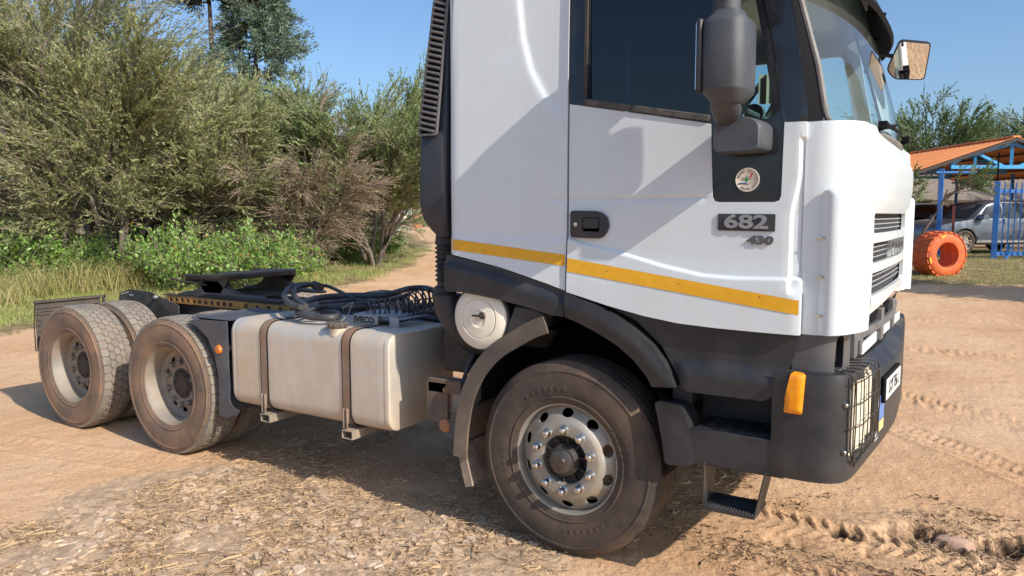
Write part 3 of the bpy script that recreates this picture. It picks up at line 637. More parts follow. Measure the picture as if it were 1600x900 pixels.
# front mirror on its arm beyond the windshield
mc = at(1421, 95, 1, 1.9); tc = CAM-mc; tc /= np.linalg.norm(tc); tg = np.array((1.60, .28, .85))-mc; tg /= np.linalg.norm(tg); n_ = tc+tg; n_ /= np.linalg.norm(n_)
vr = np.array(_r); rt_ = vr-n_*np.dot(vr, n_); rt_ /= np.linalg.norm(rt_); up_ = np.cross(n_, rt_); up_ = up_ if up_[2] > 0 else -up_
def mp_(pts, o_): return [tuple(mc+rt_*a+up_*b+n_*o_) for a, b in pts]
mo = rpoly([(-.112, -.075), (-.09, .118), (.085, .125), (.118, -.105), (-.05, -.128)], .025)
mk = MB().loft([mp_([(a*k, b*k) for a, b in mo], o_) for k, o_ in ((.62, -.07), (.92, -.05), (1, -.02), (1.01, .0), (.96, .004))]).build('front_mirror', blackp, T, 0, 40)
MB().loft([mp_([(a*k, b*k) for a, b in mo], o_) for k, o_ in ((.95, .003), (.94, .0065))]).build('mirror_pane', mirrorg, mk)
MB().tube([mc-n_*.04-rt_*.09, mc-n_*.05-rt_*.22, at(1366, 108, 1, 1.92)+np.array((-.05, 0, -.02))], .014, 8).build('mirror_arm', blackp, mk)
# ---- black plastic below the cab
F0 = lambda dy: (lambda x, z: (x, dy, z))
tr = rpoly([(-.762, 1.604), (-.40, 1.537), (-.10, 1.460), (.010, 1.430), (.010, 1.300), (-.07, 1.305), (-.20, 1.336), (-.42, 1.372), (-.62, 1.394), (-.758, 1.396)], [.01, 0, 0, .004, .004, 0, 0, 0, .0, .02])
def trf(x, z):
    zt = float(np.interp(x, [-.76, -.4, -.1, .01], [1.604, 1.537, 1.46, 1.43])); d = zt-z
    return (x, -.004-.026*float(sstep(d, .025, .065)), z)
sheet(tr, trf, .02, (0, .10, 0)).build('lower_side_trim', blackp, T, 0, 40)
# flare over the front wheel
fo = [(.020, 1.425), (.10, 1.402), (.20, 1.372), (.30, 1.332), (.40, 1.272), (.49, 1.200), (.56, 1.115), (.605, 1.03), (.618, 1.003), (.50, .990), (.47, 1.04), (.40, 1.115), (.31, 1.18), (.20, 1.235), (.10, 1.275), (.020, 1.300)]
def ff(x, z):
    r_ = math.hypot(x+.02, z-.70); return (x, -.032-.012*math.exp(-((z-np.interp(x, [0, .2, .4, .5, .6], [1.36, 1.31, 1.20, 1.10, 1.0]))/.05)**2), z)
sheet(fo, ff, .018, (0, .12, 0)).build('wheel_arch_flare', blackp, T, 0, 40)
# panel under the door
lp = [(.020, 1.432), (.25, 1.377), (.45, 1.337), (.62, 1.313), (.80, 1.304), (1.0, 1.30), (1.165, 1.30), (1.15, 1.20), (1.11, 1.09), (1.07, 1.015), (1.03, .985), (.68, .985), (.64, 1.0), (.615, 1.05), (.53, 1.19), (.40, 1.30), (.20, 1.385)]
def lf(x, z): return (x, .012-.032*float(sstep(z, 1.125, 1.085))*float(sstep(x, .60, .66)), z)
sheet(lp, lf, .022, (0, .04, 0)).build('lower_door_panel', blackp, T, 0, 40)
# fender end by the step, step well
fe = rpoly([(.512, .918), (.646, .912), (.690, .822), (.708, .72), (.720, .642), (.690, .624), (.575, .618), (.560, .72), (.535, .83)], .02)
sheet(fe, lambda x, z: (x, -.040+.012*abs(x-.6)/.1, z), .02, (0, .16, 0)).build('step_fender', blackp, T, .004, 40)
sp_ = MB().box(.69, 1.13, -.022, .012, .640, .812).box(.69, 1.13, .012, .30, .640, .790); sp_.build('step_sill', blackp, T, .008)
stp = MB().box(.70, 1.10, .006, .27, .786, .806)
for i in range(22):
    for j in range(3): stp.lathe([(.0065, .812), (.004, .819), (0, .820)], 6, c=(.715+i*.0175+(j % 2)*.008, .020+j*.018, 0), ax=2) if 0 else stp.add([(.715+i*.0175+dx, .020+j*.020+dy, z) for dx, dy, z in ((-.006, -.006, .806), (.006, -.006, .806), (.006, .006, .806), (-.006, .006, .806), (0, 0, .818))], [(0, 1, 4), (1, 2, 4), (2, 3, 4), (3, 0, 4)])
for i in range(5):
    for j in range(2): stp.lathe([(.024, .8065), (.024, .811), (.018, .811), (.018, .8065)], 12, c=(.76+i*.075, .12+j*.08, 0), ax=2)
stp.build('step_tread', darkm, T)
MB().box(.66, 1.13, .27, .30, .64, 1.30).box(1.10, 1.13, .03, .30, .80, 1.10).box(.56, .66, .10, .30, .90, 1.2).build('step_well', blackp, T)
for x0, x1, sl in ((.765, .765, 0), (1.005, 1.05, 1)):
    MB().prism([(x0-.004, .44), (x0+.004, .44), (x1+.004, .66), (x1-.004, .66)], 1, -.03, .14).build('step_hanger', blackp, T, .002)
ls = MB().box(.762, 1.012, -.045, .165, .432, .452)
for i in range(16):
    for j in range(3): ls.add([(.775+i*.0148+dx, -.036+j*.016+dy, z) for dx, dy, z in ((-.005, -.006, .452), (.005, -.006, .452), (.005, .006, .452), (-.005, .006, .452), (0, 0, .461))], [(0, 1, 4), (1, 2, 4), (2, 3, 4), (3, 0, 4)])
for j in range(7): ls.box(.775, 1.0, .02+j*.018, .024+j*.018, .452, .458)
ls.build('lower_step', blackp, T, .002)
# corner filler above the bumper, with its opening
def bplan(y, off=0, pts=None):
    return None
BC = np.array([(1.118, -.036), (1.18, -.036), (1.24, -.034), (1.30, -.018), (1.355, .018), (1.387, .075), (1.403, .16), (1.415, .30), (1.432, .55), (1.452, .85), (1.468, 1.25)])
BCs = np.array(smooth_curve(BC, 8)); BCs = np.vstack([BCs, [(x, 2.5-y) for x, y in BCs[::-1][1:]]]); BL = np.concatenate([[0], np.cumsum(np.linalg.norm(np.diff(BCs, axis=0), axis=1))]); BT = BL[-1]
def bp_(s, z, off=0):
    x = np.interp(s, BL, BCs[:, 0]); y = np.interp(s, BL, BCs[:, 1]); e = .012
    dx = np.interp(s+e, BL, BCs[:, 0])-np.interp(s-e, BL, BCs[:, 0]); dy = np.interp(s+e, BL, BCs[:, 1])-np.interp(s-e, BL, BCs[:, 1]); l = math.hypot(dx, dy)+1e-9
    return (float(x+off*dy/l), float(y-off*dx/l), z)
def s_b(y): return float(np.interp(y, BCs[:, 1][np.argmax(BCs[:, 1] > -.035):], BL[np.argmax(BCs[:, 1] > -.035):]))
fi = sheet([(.02, 1.12), (.40, 1.12), (.46, 1.13), (.46, 1.33), (.30, 1.32), (.02, 1.305)], lambda s, z: bp_(s, z, -.060), .025, (-.03, .03, 0), holes=[rpoly([(.245, 1.135), (.345, 1.150), (.352, 1.28), (.325, 1.302), (.262, 1.285)], .02)])
fi.build('corner_filler', M('filler_plastic', (.075, .075, .08), (.095, .095, .10), sc=4, rough=.4, dust=.25, dcol=(.2, .17, .14), dsc=4), T, 0, 40)
MB().loft([[bp_(s, z, -.15) for z in (1.05, 1.4)] for s in np.linspace(.0, BT, 40)], False, False).build('inner_bumper_shell', dark, T)
# bumper
sh0, sh1 = s_b(.06), s_b(.50)
def bf(s, z):
    o = -.010*float(sstep(z, .70, .65))-.006*float(sstep(z, 1.10, 1.135)); zc = z
    o -= .085*float(sstep(z, 1.03, 1.12))*float(sstep(s, .50, .62))*float(sstep(BT-s, .50, .62))
    return bp_(s, zc, o)
bump_holes = [rpoly([(sh0, .745), (sh0+.03, .735), (sh1-.05, .77), (sh1, .80), (sh1, 1.075), (sh0, 1.10)], .04)]
bo = [(0, .650), (.25, .648), (.5, .655), (1.0, .655), (BT-1.0, .655), (BT-.2, .65), (BT, .65), (BT, 1.14), (BT-.62, 1.135), (BT-.70, 1.115), (.70, 1.115), (.62, 1.135), (.3, 1.135), (0, 1.13)]
bm = sheet(bo, bf, .03, (-.05, .012, 0), holes=bump_holes).build('bumper', blackp, T, .006, 40)
bb = MB().loft([[bp_(s, 1.113, -.088), bp_(s, 1.120, -.12), bp_(s, 1.115, -.2), bp_(s, 1.10, -.25)] for s in np.linspace(.60, BT-.6, 30)], False, False); bb.loft([[bp_(s, 1.132, -.004), bp_(s, 1.136, -.06), bp_(s, 1.12, -.16)] for s in np.linspace(0.0, .66, 20)], False, False)
bb.loft([[bp_(s, .652, -.012), bp_(s, .66, -.2)] for s in np.linspace(0.0, BT, 50)], False, False); bb.build('bumper_top', blackp, bm, 0, 50)
bb = MB().box(1.12, 1.14, -.03, .3, .66, 1.13); bb.build('bumper_end', blackp, bm)
# headlamp, its guard of wires
hl = MB().loft([[bp_(s, z, -.030) for z in np.linspace(.74, 1.10, 6)] for s in np.linspace(sh0-.01, sh1+.01, 14)], False, False).build('headlight', lensm, T)
for i, s in enumerate(np.linspace(sh0+.02, sh1-.06, 4)):
    MB().loft([[bp_(s, z, -.024), bp_(s+.030, z, -.010), bp_(s+.045, z, -.012), bp_(s+.062, z, -.026)] for z in np.linspace(.76, 1.085, 5)], False, False).build('lens_flute', M('lens_cream', (.80, .74, .58), (.66, .60, .46), sc=20, rough=.2, coat=.5) if i == 0 else bpy.data.materials['lens_cream'], hl)
gd = MB()
for s in np.linspace(sh0+.005, sh1-.02, 6): gd.tube([bp_(s-.10, 1.142, -.10), bp_(s-.03, 1.142, -.02), bp_(s, 1.128, .010), bp_(s, 1.10, .022), bp_(s, .92, .026), bp_(s, .76, .022), bp_(s, .735, .004)], .0032, 5)
for z in (1.10, 1.0, .90, .80): gd.tube([bp_(s, z, .024) for s in np.linspace(sh0-.03, sh1+.0, 12)], .0032, 5)
gd.tube([bp_(s, z, .014) for s, z in [(sh0-.012, 1.13), (sh0-.012, .80), (sh0+.03, .722), (sh1-.06, .75), (sh1, .80), (sh1, 1.12)]], .005, 6)
gd = gd.build('headlight_guard', darkm, T)
for z in (1.0, .79): MB().lathe([(.011, .006), (.011, -.006), (.008, -.010), (0, -.010)], 12, c=(0, 0, 0)).build('guard_bolt', chrome, gd).location = bp_(sh0-.035, z, .004)
for s, z0, z1, mt_, w_ in ((sh1+.075, .72, 1.01, platew, .040), (sh1+.19, .80, .93, M('blue_strip', (.10, .20, .50), rough=.4), .060), (sh1+.19, .745, .797, M('yellow_patch', (.62, .55, .25), rough=.4), .060)):
    MB().loft([[bp_(s-w_, z, .003), bp_(s+w_, z, .003)] for z in np.linspace(z0, z1, 3)], False, False).build('bumper_sticker', mt_, bm)
# number plate
pc = np.array(bp_(s_b(.88), .955, .022)); pr2 = np.array(bp_(s_b(.98), .955, .022))-np.array(bp_(s_b(.78), .955, .022)); pr2 /= np.linalg.norm(pr2); nrm = np.cross(pr2, (0, 0, 1))
MB().obox(pc-nrm*.012, pr2*.235, nrm*.010, (0, 0, .066)).build('number_plate_holder', dark, bm, .006)
pp = MB().obox(pc+nrm*.0, pr2*.222, nrm*.002, (0, 0, .052)).build('number_plate', platew, bm, .001)
text('plate_characters', 'LXY 756 L', .088, .001, facing(pc+nrm*.003, pr2, (0, 0, 1)) @ Matrix.Diagonal((.86, 1.05, 1, 1)), inkm, pp, bold=.001)
# indicator
sg = rpoly([(1.152, 1.138), (1.210, 1.132), (1.200, .948), (1.122, .954), (1.128, 1.02)], .012)
sheet(sg, lambda x, z: (x, -.036-.022*min(1, min(x-1.115, 1.215-x)/.02, (1.142-z)/.02, (z-.944)/.02), z), .012, (0, .03, 0)).build('indicator_lamp', amber, T, 0, 50)
# cross-member below the grille, white strip
MB().loft([[front(s, z, -.02+.0) for z in (1.28, 1.335)] for s in np.linspace(lowL+.05, STOT-lowL, 20)], False, False).build('radiator_support', dark, T)
MB().bar((1.368, .44, 1.185), (1.395, 1.95, 1.185), .014, .055).build('white_cross_strip', white, T, .003)
lt = MB()
for y in (.30, .42, .95, 1.5): p = np.array(bp_(s_b(y), 1.25, -.08)); lt.obox(p, (.03, 0, 0), (0, .045, 0), (0, 0, .085))
lt.loft([[bp_(s, 1.235, -.05), bp_(s, 1.275, -.05), bp_(s, 1.275, -.08), bp_(s, 1.235, -.08)] for s in np.linspace(s_b(.3), s_b(2.0), 20)], True, True)
lt.build('grille_latch', greyp, T, .006)
MB().obox(np.array(front(lowL+.035, 1.39, -.02)), (.02, 0, 0), (0, .022, 0), (0, 0, .05)).build('panel_hinge', greyp, T, .003)
# ---- arch liner, engine block, front axle
ln = MB().loft([[(r_x, y, r_z) for r_x, r_z in [(-.02+.60*math.cos(a)*1.0, .70+.52*math.sin(a)) for a in np.linspace(-.35, PI*.98, 26)]] for y in (.03, .25, .62)], False, False); ln.build('wheel_arch_liner', dark, T)
MB().box(-.72, .62, .55, .60, .55, 1.40).build('inner_wing', dark, T)
MB().box(-.7, 1.15, .62, 1.9, .60, 1.35).build('engine_block', darkm, T, .04)
ax_ = MB().bar((0, .3, .50), (0, 2.2, .50), .10, .12); ax_.build('front_axle', darkm, T, .01)
MB().prism([(-.70, 1.05), (-.30, 1.05), (-.1, 1.40), (-.70, 1.40)], 1, .32, .40).build('cab_mount', darkm, T, .02)
# rear fender of the front wheel
fpth = [(-.115, 1.295), (-.20, 1.262), (-.31, 1.20), (-.43, 1.125), (-.53, 1.03), (-.605, .92), (-.66, .79), (-.695, .62), (-.71, .44)]
fs_ = [np.array(p) for p in smooth_curve(fpth, 5)]
def strip(path, y0, y1, th, name, mt_, lip=.045, taper=None):
    rings = []
    for i, p in enumerate(path):
        d = path[min(i+1, len(path)-1)]-path[max(i-1, 0)]; d /= np.linalg.norm(d); nrm = np.array((-d[1], d[0])); nrm = nrm if np.dot(nrm, np.array((0, .55))-p) > 0 else -nrm
        o_ = p; i_ = p+nrm*th; l_ = p+nrm*(lip if taper is None else lip*taper(i/len(path)))
        rings.append([(o_[0], y0, o_[1]), (l_[0], y0, l_[1]), (l_[0], y0+.012, l_[1]), (i_[0], y0+.02, i_[1]), (i_[0], y1, i_[1]), (o_[0], y1, o_[1])])
    return MB().loft(rings, True, True).build(name, mt_, T, .002, 40)
strip(fs_, -.028, .46, .012, 'front_fender', M('fender_plastic', (.045, .045, .048), (.08, .07, .06), sc=6, rough=.55, dust=.35, dcol=(.36, .25, .165), dsc=2.6, dlow=1.15), .095)
strip([np.array(p) for p in smooth_curve([(-.685, .50), (-.675, .42), (-.655, .34), (-.632, .262)], 5)], -.015, .44, .010, 'mud_flap', mudrub, .055)
MB().prism([(-.36, 1.17), (-.115, 1.225), (-.115, 1.30), (-.16, 1.33), (-.30, 1.34), (-.34, 1.24)], 1, -.01, .22).build('fender_bracket', blackp, T, .012)
# air filter
af = at(752, 497, 1, .015); AR = .172
MB().lathe([(0, .46), (AR+.015, .46), (AR+.018, .03), (AR+.016, .0), (AR-.01, .0)], 48, c=(af[0], .015, af[2])).build('air_filter_housing', blackp, T)
fc_ = MB().lathe([(AR+.002, .02), (AR+.002, -.012), (AR-.01, -.022), (AR-.055, -.028), (AR-.058, -.020), (AR-.062, -.020), (AR-.066, -.028), (.05, -.034), (.046, -.029), (.02, -.029), (0, -.029)], 64, c=(af[0], .015, af[2])).build('air_filter_cap', cream, T)
kb = MB().lathe([(.022, -.025), (.020, -.040), (.014, -.044), (0, -.044)], 16, c=(af[0]+.03, .015, af[2]+.02)).bar((af[0]+.03, -.030, af[2]+.02), (af[0]-.035, -.026, af[2]+.016), .014, .012); kb.build('filter_knob', darkm, fc_, .003)
# ---- air intake stack behind the cab
sk = M('stack_plastic', (.022, .024, .032), (.034, .036, .045), sc=4, rough=.45, bump=.15, bsc=300, dust=.25, dcol=(.12, .11, .11), dsc=3)
stx = [(1.70, -.93, -.80, .06, .28), (1.74, -.965, -.79, .04, .30), (1.80, -1.005, -.785, .02, .32), (1.90, -1.03, -.783, .015, .34), (2.28, -1.018, -.783, .02, .34), (2.32, -1.00, -.785, .04, .34), (3.02, -.905, -.775, .065, .36), (3.06, -.89, -.775, .08, .36), (3.15, -.86, -.775, .1, .36)]
MB().loft([[(x, y, z) for x, y in rpoly([(x0, y0), (x1, y0), (x1, y1), (x0, y1)], .03, 3)] for z, x0, x1, y0, y1 in [(z, x0+(.05 if z < 2.9 else .03), x1, y0, y1) for z, x0, x1, y0, y1 in stx]]).build('intake_stack', sk, T, 0, 40)
gl = MB(); g0 = (2.285, -.962, -.835, .022); g1 = (3.035, -.866, -.772, .060)
def gpt(u, v, o=0):
    z = g0[0]+(g1[0]-g0[0])*v; xa = g0[1]+(g1[1]-g0[1])*v; xb = g0[2]+(g1[2]-g0[2])*v; y = g0[3]+(g1[3]-g0[3])*v; return np.array((xa+(xb-xa)*u, y-o, z))
for a, b in (((0, 0), (1, 0)), ((1, 0), (1, 1)), ((1, 1), (0, 1)), ((0, 1), (0, 0))): gl.bar(gpt(*a, .012), gpt(*b, .012), .014, .016, up=(0, 1, 0))
gl = gl.build('intake_grille', greyp, T, .003)
for k in range(23):
    v = .02+k*.0425; a = gpt(.06, v+.035, .016); b = gpt(.94, v+.0, .016); MB().bar(a, b, .010, .018, up=(0, .8, .6)).build('grille_slat', greyp, gl)
MB().obox((gpt(.5, .5, .002)), (gpt(1, .5)-gpt(0, .5))/2, (0, .003, 0), (gpt(.5, 1)-gpt(.5, 0))/2).build('grille_backing', dark, gl)
bl = []
for k in range(9):
    z = 1.66-k*.027; bl += [(.062, z), (.046, z-.0135)]
be = MB().lathe([(.045, 1.74), (.055, 1.70), (.058, 1.67)]+bl+[(.05, 1.41), (.068, 1.40), (.068, 1.34), (.06, 1.33)], 28, c=(-.872, .13, 0), ax=2); be.build('intake_bellows', M('bellows_rubber', (.028, .028, .03), rough=.65, dust=.5, dcol=(.12, .11, .10), dsc=14), T, 0, 30)
MB().loft([[(cx+rx*math.cos(a), cy+.10*math.sin(a), z) for a in np.linspace(0, 2*PI, 21)[:-1]] for cx, cy, z, rx in ((-.862, .13, 1.36, .085), (-.84, .14, 1.25, .09), (-.80, .18, 1.15, .10), (-.74, .24, 1.06, .11), (-.70, .3, 1.0, .12))]).build('intake_duct', sk, T, 0, 50)
for z in (1.62, 1.55, 1.50): MB().box(-.775, -.762, .08, .12, z-.02, z+.02).build('back_wall_clip', sk, T)
# ---- fuel tank
def tank_ring(x, k=1., z0=.478, z1=1.098, y0=.0, y1=.68, r=.105):
    cy, cz = (y0+y1)/2, (z0+z1)/2; return [(x, cy+(y-cy)*k, cz+(z-cz)*k) for y, z in rpoly([(y0, z0), (y1, z0), (y1, z1), (y0, z1)], r, 8)]
TX0, TX1 = -2.69, -1.215
tk = MB().loft([tank_ring(TX0, .965), tank_ring(TX0+.012, .99), tank_ring(TX0+.03, 1.0), tank_ring(TX0+.04, 1.0), tank_ring(TX0+.043, .996), tank_ring(TX0+.05, 1.0)]+[tank_ring(x) for x in np.linspace(TX0+.1, TX1-.1, 8)]+
            [tank_ring(TX1-.05, 1.0), tank_ring(TX1-.043, .996), tank_ring(TX1-.04, 1.0), tank_ring(TX1-.02, .998), tank_ring(TX1-.006, .985), tank_ring(TX1, .955)]).build('fuel_tank', alu, T, 0, 30)
MB().prism([(.04, .55), (.12, .50), (.45, .50)], 0, 0, 0.0001) if 0 else None
brk = M('dusty_bracket', (.20, .17, .14), (.27, .23, .19), sc=8, rough=.7, dust=.8, dcol=(.36, .26, .18), dsc=8)
for xs in (-2.335, -1.565):
    o_ = MB().loft([tank_ring(xs-.032, 1.010), tank_ring(xs-.030, 1.016), tank_ring(xs+.030, 1.016), tank_ring(xs+.032, 1.010)], True, False).build('tank_strap', strapm, T, 0, 30)
    for dx in (-.034, .034): MB().tube([(xs+dx, y, z) for _, y, z in tank_ring(0, 1.008)+tank_ring(0, 1.008)[:1]], .0045, 5, False).build('strap_edging', dark, o_)
    MB().box(xs-.022, xs+.022, -.016, -.008, .50, .60).bar((xs-.015, -.02, .47), (xs-.015, -.02, .60), .010).bar((xs+.015, -.02, .47), (xs+.015, -.02, .60), .010).build('strap_clamp', strapm, o_, .003)
    b_ = MB().box(xs-.045+.02, xs+.045+.02, -.03, .75, .405, .411).box(xs-.025, xs+.065, -.03, .75, .455, .461).box(xs-.031+.006, xs-.025+.006, -.03, .75, .411, .455).box(xs+.060, xs+.066, -.03, .75, .411, .455)
    b_.build('tank_bracket', brk, T, .001)
cp = at(528, 528, 2, 1.098); cpx, cpy = -1.69, .058
fn_ = MB().lathe([(.052, 1.05), (.052, 1.085), (.056, 1.087), (.056, 1.097), (.050, 1.099), (.050, 1.107)], 32, c=(cpx, cpy, 0), ax=2).build('filler_neck', alu, T)
cpm = MB().lathe([(.060, 1.105), (.066, 1.111), (.066, 1.130), (.060, 1.138), (.03, 1.140), (0, 1.138)], 32, c=(cpx, cpy, 0), ax=2)
for k in range(12): a = 2*PI*k/12; cpm.obox((cpx+.066*math.cos(a), cpy+.066*math.sin(a), 1.121), (.006*math.cos(a), .006*math.sin(a), 0), (-.008*math.sin(a), .008*math.cos(a), 0), (0, 0, .010))
cpm.bar((cpx-.03, cpy, 1.142), (cpx+.03, cpy, 1.142), .014, .012); cpm.build('fuel_cap', M('cap_rubber', (.07, .062, .055), (.10, .085, .07), rough=.8, dust=.5, dcol=(.22, .16, .11)), fn_, .002)
MB().tube([(cpx-.03, cpy+.06, 1.13), (cpx-.06, cpy+.16, 1.17), (cpx-.10, cpy+.25, 1.24), (cpx-.15, cpy+.2, 1.2), (cpx-.18, cpy+.24, 1.16)], .004, 5).build('cap_tether', M('tether', (.25, .23, .2), rough=.6), fn_)
# silver cover with maker's name
c0 = np.array((-1.60, .285, 0)); cx, sx = math.cos(.06), math.sin(.06)
cv = MB().box(-1.765, -1.405, .285, .56, 1.158, 1.165).box(-1.765, -1.545, .278, .285, 1.100, 1.165).box(-1.445, -1.365, .278, .285, 1.098, 1.162).box(-1.405, -1.335, .285, .56, 1.150, 1.156).box(-1.765, -1.758, .285, .56, 1.100, 1.158)
cv = cv.build('step_cover', silverpaint, T, .003)
text('maker_name', 'IVECO', .054, .0008, facing((-1.665, .2772, 1.128), (1, 0, 0), (0, 0, 1)) @ Matrix.Diagonal((1.15, 1, 1, 1)), inkm, cv, bold=.0022)
# ---- chassis rails, cross members, sub-frame
for y in (.84, 1.58):
    MB().box(-5.30, 1.0, y, y+.008, .76, 1.03).box(-5.30, 1.0, y-(.0 if y > 1 else .0), y+.07*(1 if y < 1 else -1)+.0, 1.022, 1.03).box(-5.30, 1.0, y, y+.07*(1 if y < 1 else -1), .76, .768).build('chassis_rail', frame, T)
for x in (-5.28, -4.1, -2.7, -1.9, -1.0): MB().box(x, x+.10, .85, 1.58, .80, .98).build('cross_member', frame, T, .005)
MB().box(-4.70, -2.88, .80, 1.62, 1.034, 1.046).build('fifth_wheel_base', M('dusty_plate', (.12, .10, .09), (.18, .14, .11), rough=.8, dust=.7, dcol=(.28, .19, .13), dsc=4), T, .002)
br = sheet([(-4.60, 1.022), (-2.86, 1.022), (-2.86, 1.088), (-4.60, 1.088)], lambda x, z: (x, .79, z), .05, (0, .006, 0), holes=[[(x0, 1.038), (x0+.045, 1.038), (x0+.045, 1.070), (x0, 1.070)] for x0 in list(np.linspace(-4.57, -3.72, 11))+list(np.linspace(-3.52, -2.95, 5))])
br.build('perforated_bracket', yellowp, T)
MB().box(-4.66, -2.86, .786, .86, 1.0885, 1.098).box(-4.60, -2.86, .80, .82, 1.02, 1.09).build('bracket_flange', frame, T)
MB().prism([(-5.22, 1.085), (-5.05, 1.13), (-4.72, 1.12), (-4.60, 1.09), (-4.30, 1.02), (-4.30, .86), (-4.95, .84), (-5.25, .95)], 1, .70, .708).build('frame_side_plate', frame, T, .002)
cl = MB()
for i in range(6): cl.lathe([(.008, 0), (.008, -.006), (0, -.006)], 6, c=(-5.18+i*.035, .70, 1.075+.008*i*(i < 4)))
cl.lathe([(.015, 0), (.015, -.03), (0, -.03)], 8, c=(-4.62, .70, 1.08)); cl.build('plate_bolts', silverpaint, T)['kind'] = 'stuff'
for x in (-3.404, -4.784):
    MB().bar((x, .3, .527), (x, 2.2, .527), .13, .13).obox((x, 1.25, .55), (.2, 0, 0), (0, .22, 0), (0, 0, .2)).build('rear_axle', darkm, T, .02)
MB().loft([[(x, .76, z) for x, z in ((-4.9, .62), (-4.1, .82), (-3.3, .62))], [(x, .76, z+.10) for x, z in ((-4.9, .62), (-4.1, .88), (-3.3, .62))]], False, False).build('leaf_spring', darkm, T)
# fifth wheel
FZ = 1.285; tilt = .03
def fz(x): return FZ+.03*(x+4.2)
out = [(-3.72, 1.02), (-3.74, .92), (-3.84, .84), (-4.05, .80), (-4.30, .80), (-4.42, .84), (-4.60, .98), (-4.66, 1.06), (-4.60, 1.16), (-4.30, 1.20), (-4.12, 1.21), (-4.05, 1.25), (-4.12, 1.29), (-4.30, 1.30), (-4.60, 1.34), (-4.66, 1.44), (-4.60, 1.52), (-4.42, 1.66), (-4.30, 1.70), (-4.05, 1.70), (-3.84, 1.66), (-3.74, 1.58), (-3.72, 1.48)]
fw_ = MB().loft([[(x, y, fz(x)+dz_+(-.07 if x < -4.5 else 0)) for x, y in [( (-4.1+(a+4.1)*k), 1.25+(b-1.25)*k) for a, b in out]] for dz_, k in ((-.035, .97), (0, 1), (.008, 1), (.014, .985))]).build('fifth_wheel_plate', greasy, T, .002)
for y in (.86, 1.61): MB().prism([(-4.25, fz(-4.25)-.03), (-3.80, fz(-3.8)-.03), (-3.92, 1.13), (-4.15, 1.13)], 1, y, y+.03).build('plate_skirt', greasy, T, .004)
for y in (.86, 1.56):
    MB().prism([(-4.50, 1.098), (-3.40, 1.098), (-3.42, 1.125), (-3.72, 1.135), (-3.86, 1.18), (-3.94, 1.25), (-4.14, 1.25), (-4.24, 1.17), (-4.34, 1.13), (-4.48, 1.122)], 1, y, y+.09).build('fifth_wheel_stand', M('stand_metal', (.07, .072, .08), (.11, .105, .10), rough=.5, metal=.2, dust=.5, dcol=(.20, .15, .11), dsc=7), T, .01)
MB().box(-4.0, -3.9, .95, 1.56, 1.10, 1.13).box(-4.45, -3.1, .80, .95, 1.10, 1.115).box(-4.3, -3.6, 1.0, 1.5, 1.10, 1.12).build('stand_crossbar', darkm, T, .005)
MB().tube([(-4.1, .86, 1.2), (-4.3, .78, 1.23), (-4.45, .74, 1.255)], .009, 6).build('release_handle', darkm, T)
# tail panel / rear mud flap
tp = MB().box(-5.415, -5.405, .02, .62, .60, 1.05); tp.box(-5.42, -5.385, .01, .66, 1.04, 1.062).box(-5.42, -5.385, .64, .66, .80, 1.06)
for i in range(3): tp.box(-5.404, -5.396, .03, .60, .985-i*.028, .992-i*.028)
for i in range(6): tp.box(-5.404, -5.392, .03, .055, .93-i*.05, .955-i*.05)
tp.loft([[(-5.41, .015, 1.05), (-5.385, .010, 1.05)], [(-5.425, .005, .85), (-5.40, .005, .85)], [(-5.43, .010, .60), (-5.415, .015, .60)]], False, False)
tp.build('rear_mud_flap', M('flap_brown', (.06, .05, .045), (.08, .065, .055), sc=6, rough=.8, dust=.4, dcol=(.14, .10, .07), dsc=6), T, .002)
MB().box(-5.36, -5.30, .5, 2.0, .84, .98).build('rear_cross_beam', frame, T, .01)
# mudguard in front of rear wheel
mg = [np.array(p) for p in smooth_curve([(-3.12, 1.075), (-3.02, 1.04), (-2.90, .93), (-2.82, .80), (-2.775, .66), (-2.755, .52), (-2.745, .40)], 5)]
rings = []
for i, p in enumerate(mg):
    w2 = float(np.interp(i/len(mg), [0, .25, 1], [.02, .13, .075])); d = mg[min(i+1, len(mg)-1)]-mg[max(i-1, 0)]; d /= np.linalg.norm(d); nn_ = np.array((-d[1], d[0])); nn_ = nn_ if nn_[0] > 0 else -nn_
    q = p+nn_*w2*0
    rings.append([(p[0], -.012, p[1]), (p[0]+.10*nn_[0]*0+.0, .10, p[1]), (p[0], .60, p[1]), (p[0]+nn_[0]*.012, .60, p[1]+nn_[1]*.012), (p[0]+nn_[0]*.012, -.0, p[1]+nn_[1]*.012)])
mgm = M('mudguard_grey', (.045, .052, .068), (.065, .072, .088), sc=4, rough=.42, dust=.3, dcol=(.20, .17, .14), dsc=5)
gu = MB().loft(rings, True, True)
gu = gu.build('mudguard', mgm, T, .003, 40)
# side face of the mudguard: curved quarter plate
gs = rpoly([(-3.145, 1.045), (-3.06, 1.068), (-2.71, 1.075), (-2.71, .84), (-2.71, .72), (-2.705, .50), (-2.67, .462), (-2.60, .44), (-2.62, .41), (-2.74, .372), (-2.825, .380), (-2.815, .52), (-2.815, .68), (-2.85, .82), (-2.92, .94), (-3.03, 1.01)], .01)
sheet(gs, lambda x, z: (x, -.018+.03*float(sstep(x, -2.76, -2.62))*float(sstep(z, .5, .6)), z), .03, (0, .008, 0), back=True).build('mudguard_side', mgm, gu, .001, 40)
MB().loft([[(x, y, 1.078) for y in (.012, .62)] for x in (-3.13, -2.70)], False, False).build('mudguard_top', mgm, gu)
pm = at(342, 546, 1, -.02); lm = MB().lathe([(.034, .0), (.034, -.012), (.028, -.026), (.012, -.030), (0, -.030)], 24, c=(pm[0], -.01, pm[2])).build('side_marker_lamp', M('orange_marker', (.75, .20, .02), (.6, .15, .02), rough=.3, coat=.3), T)
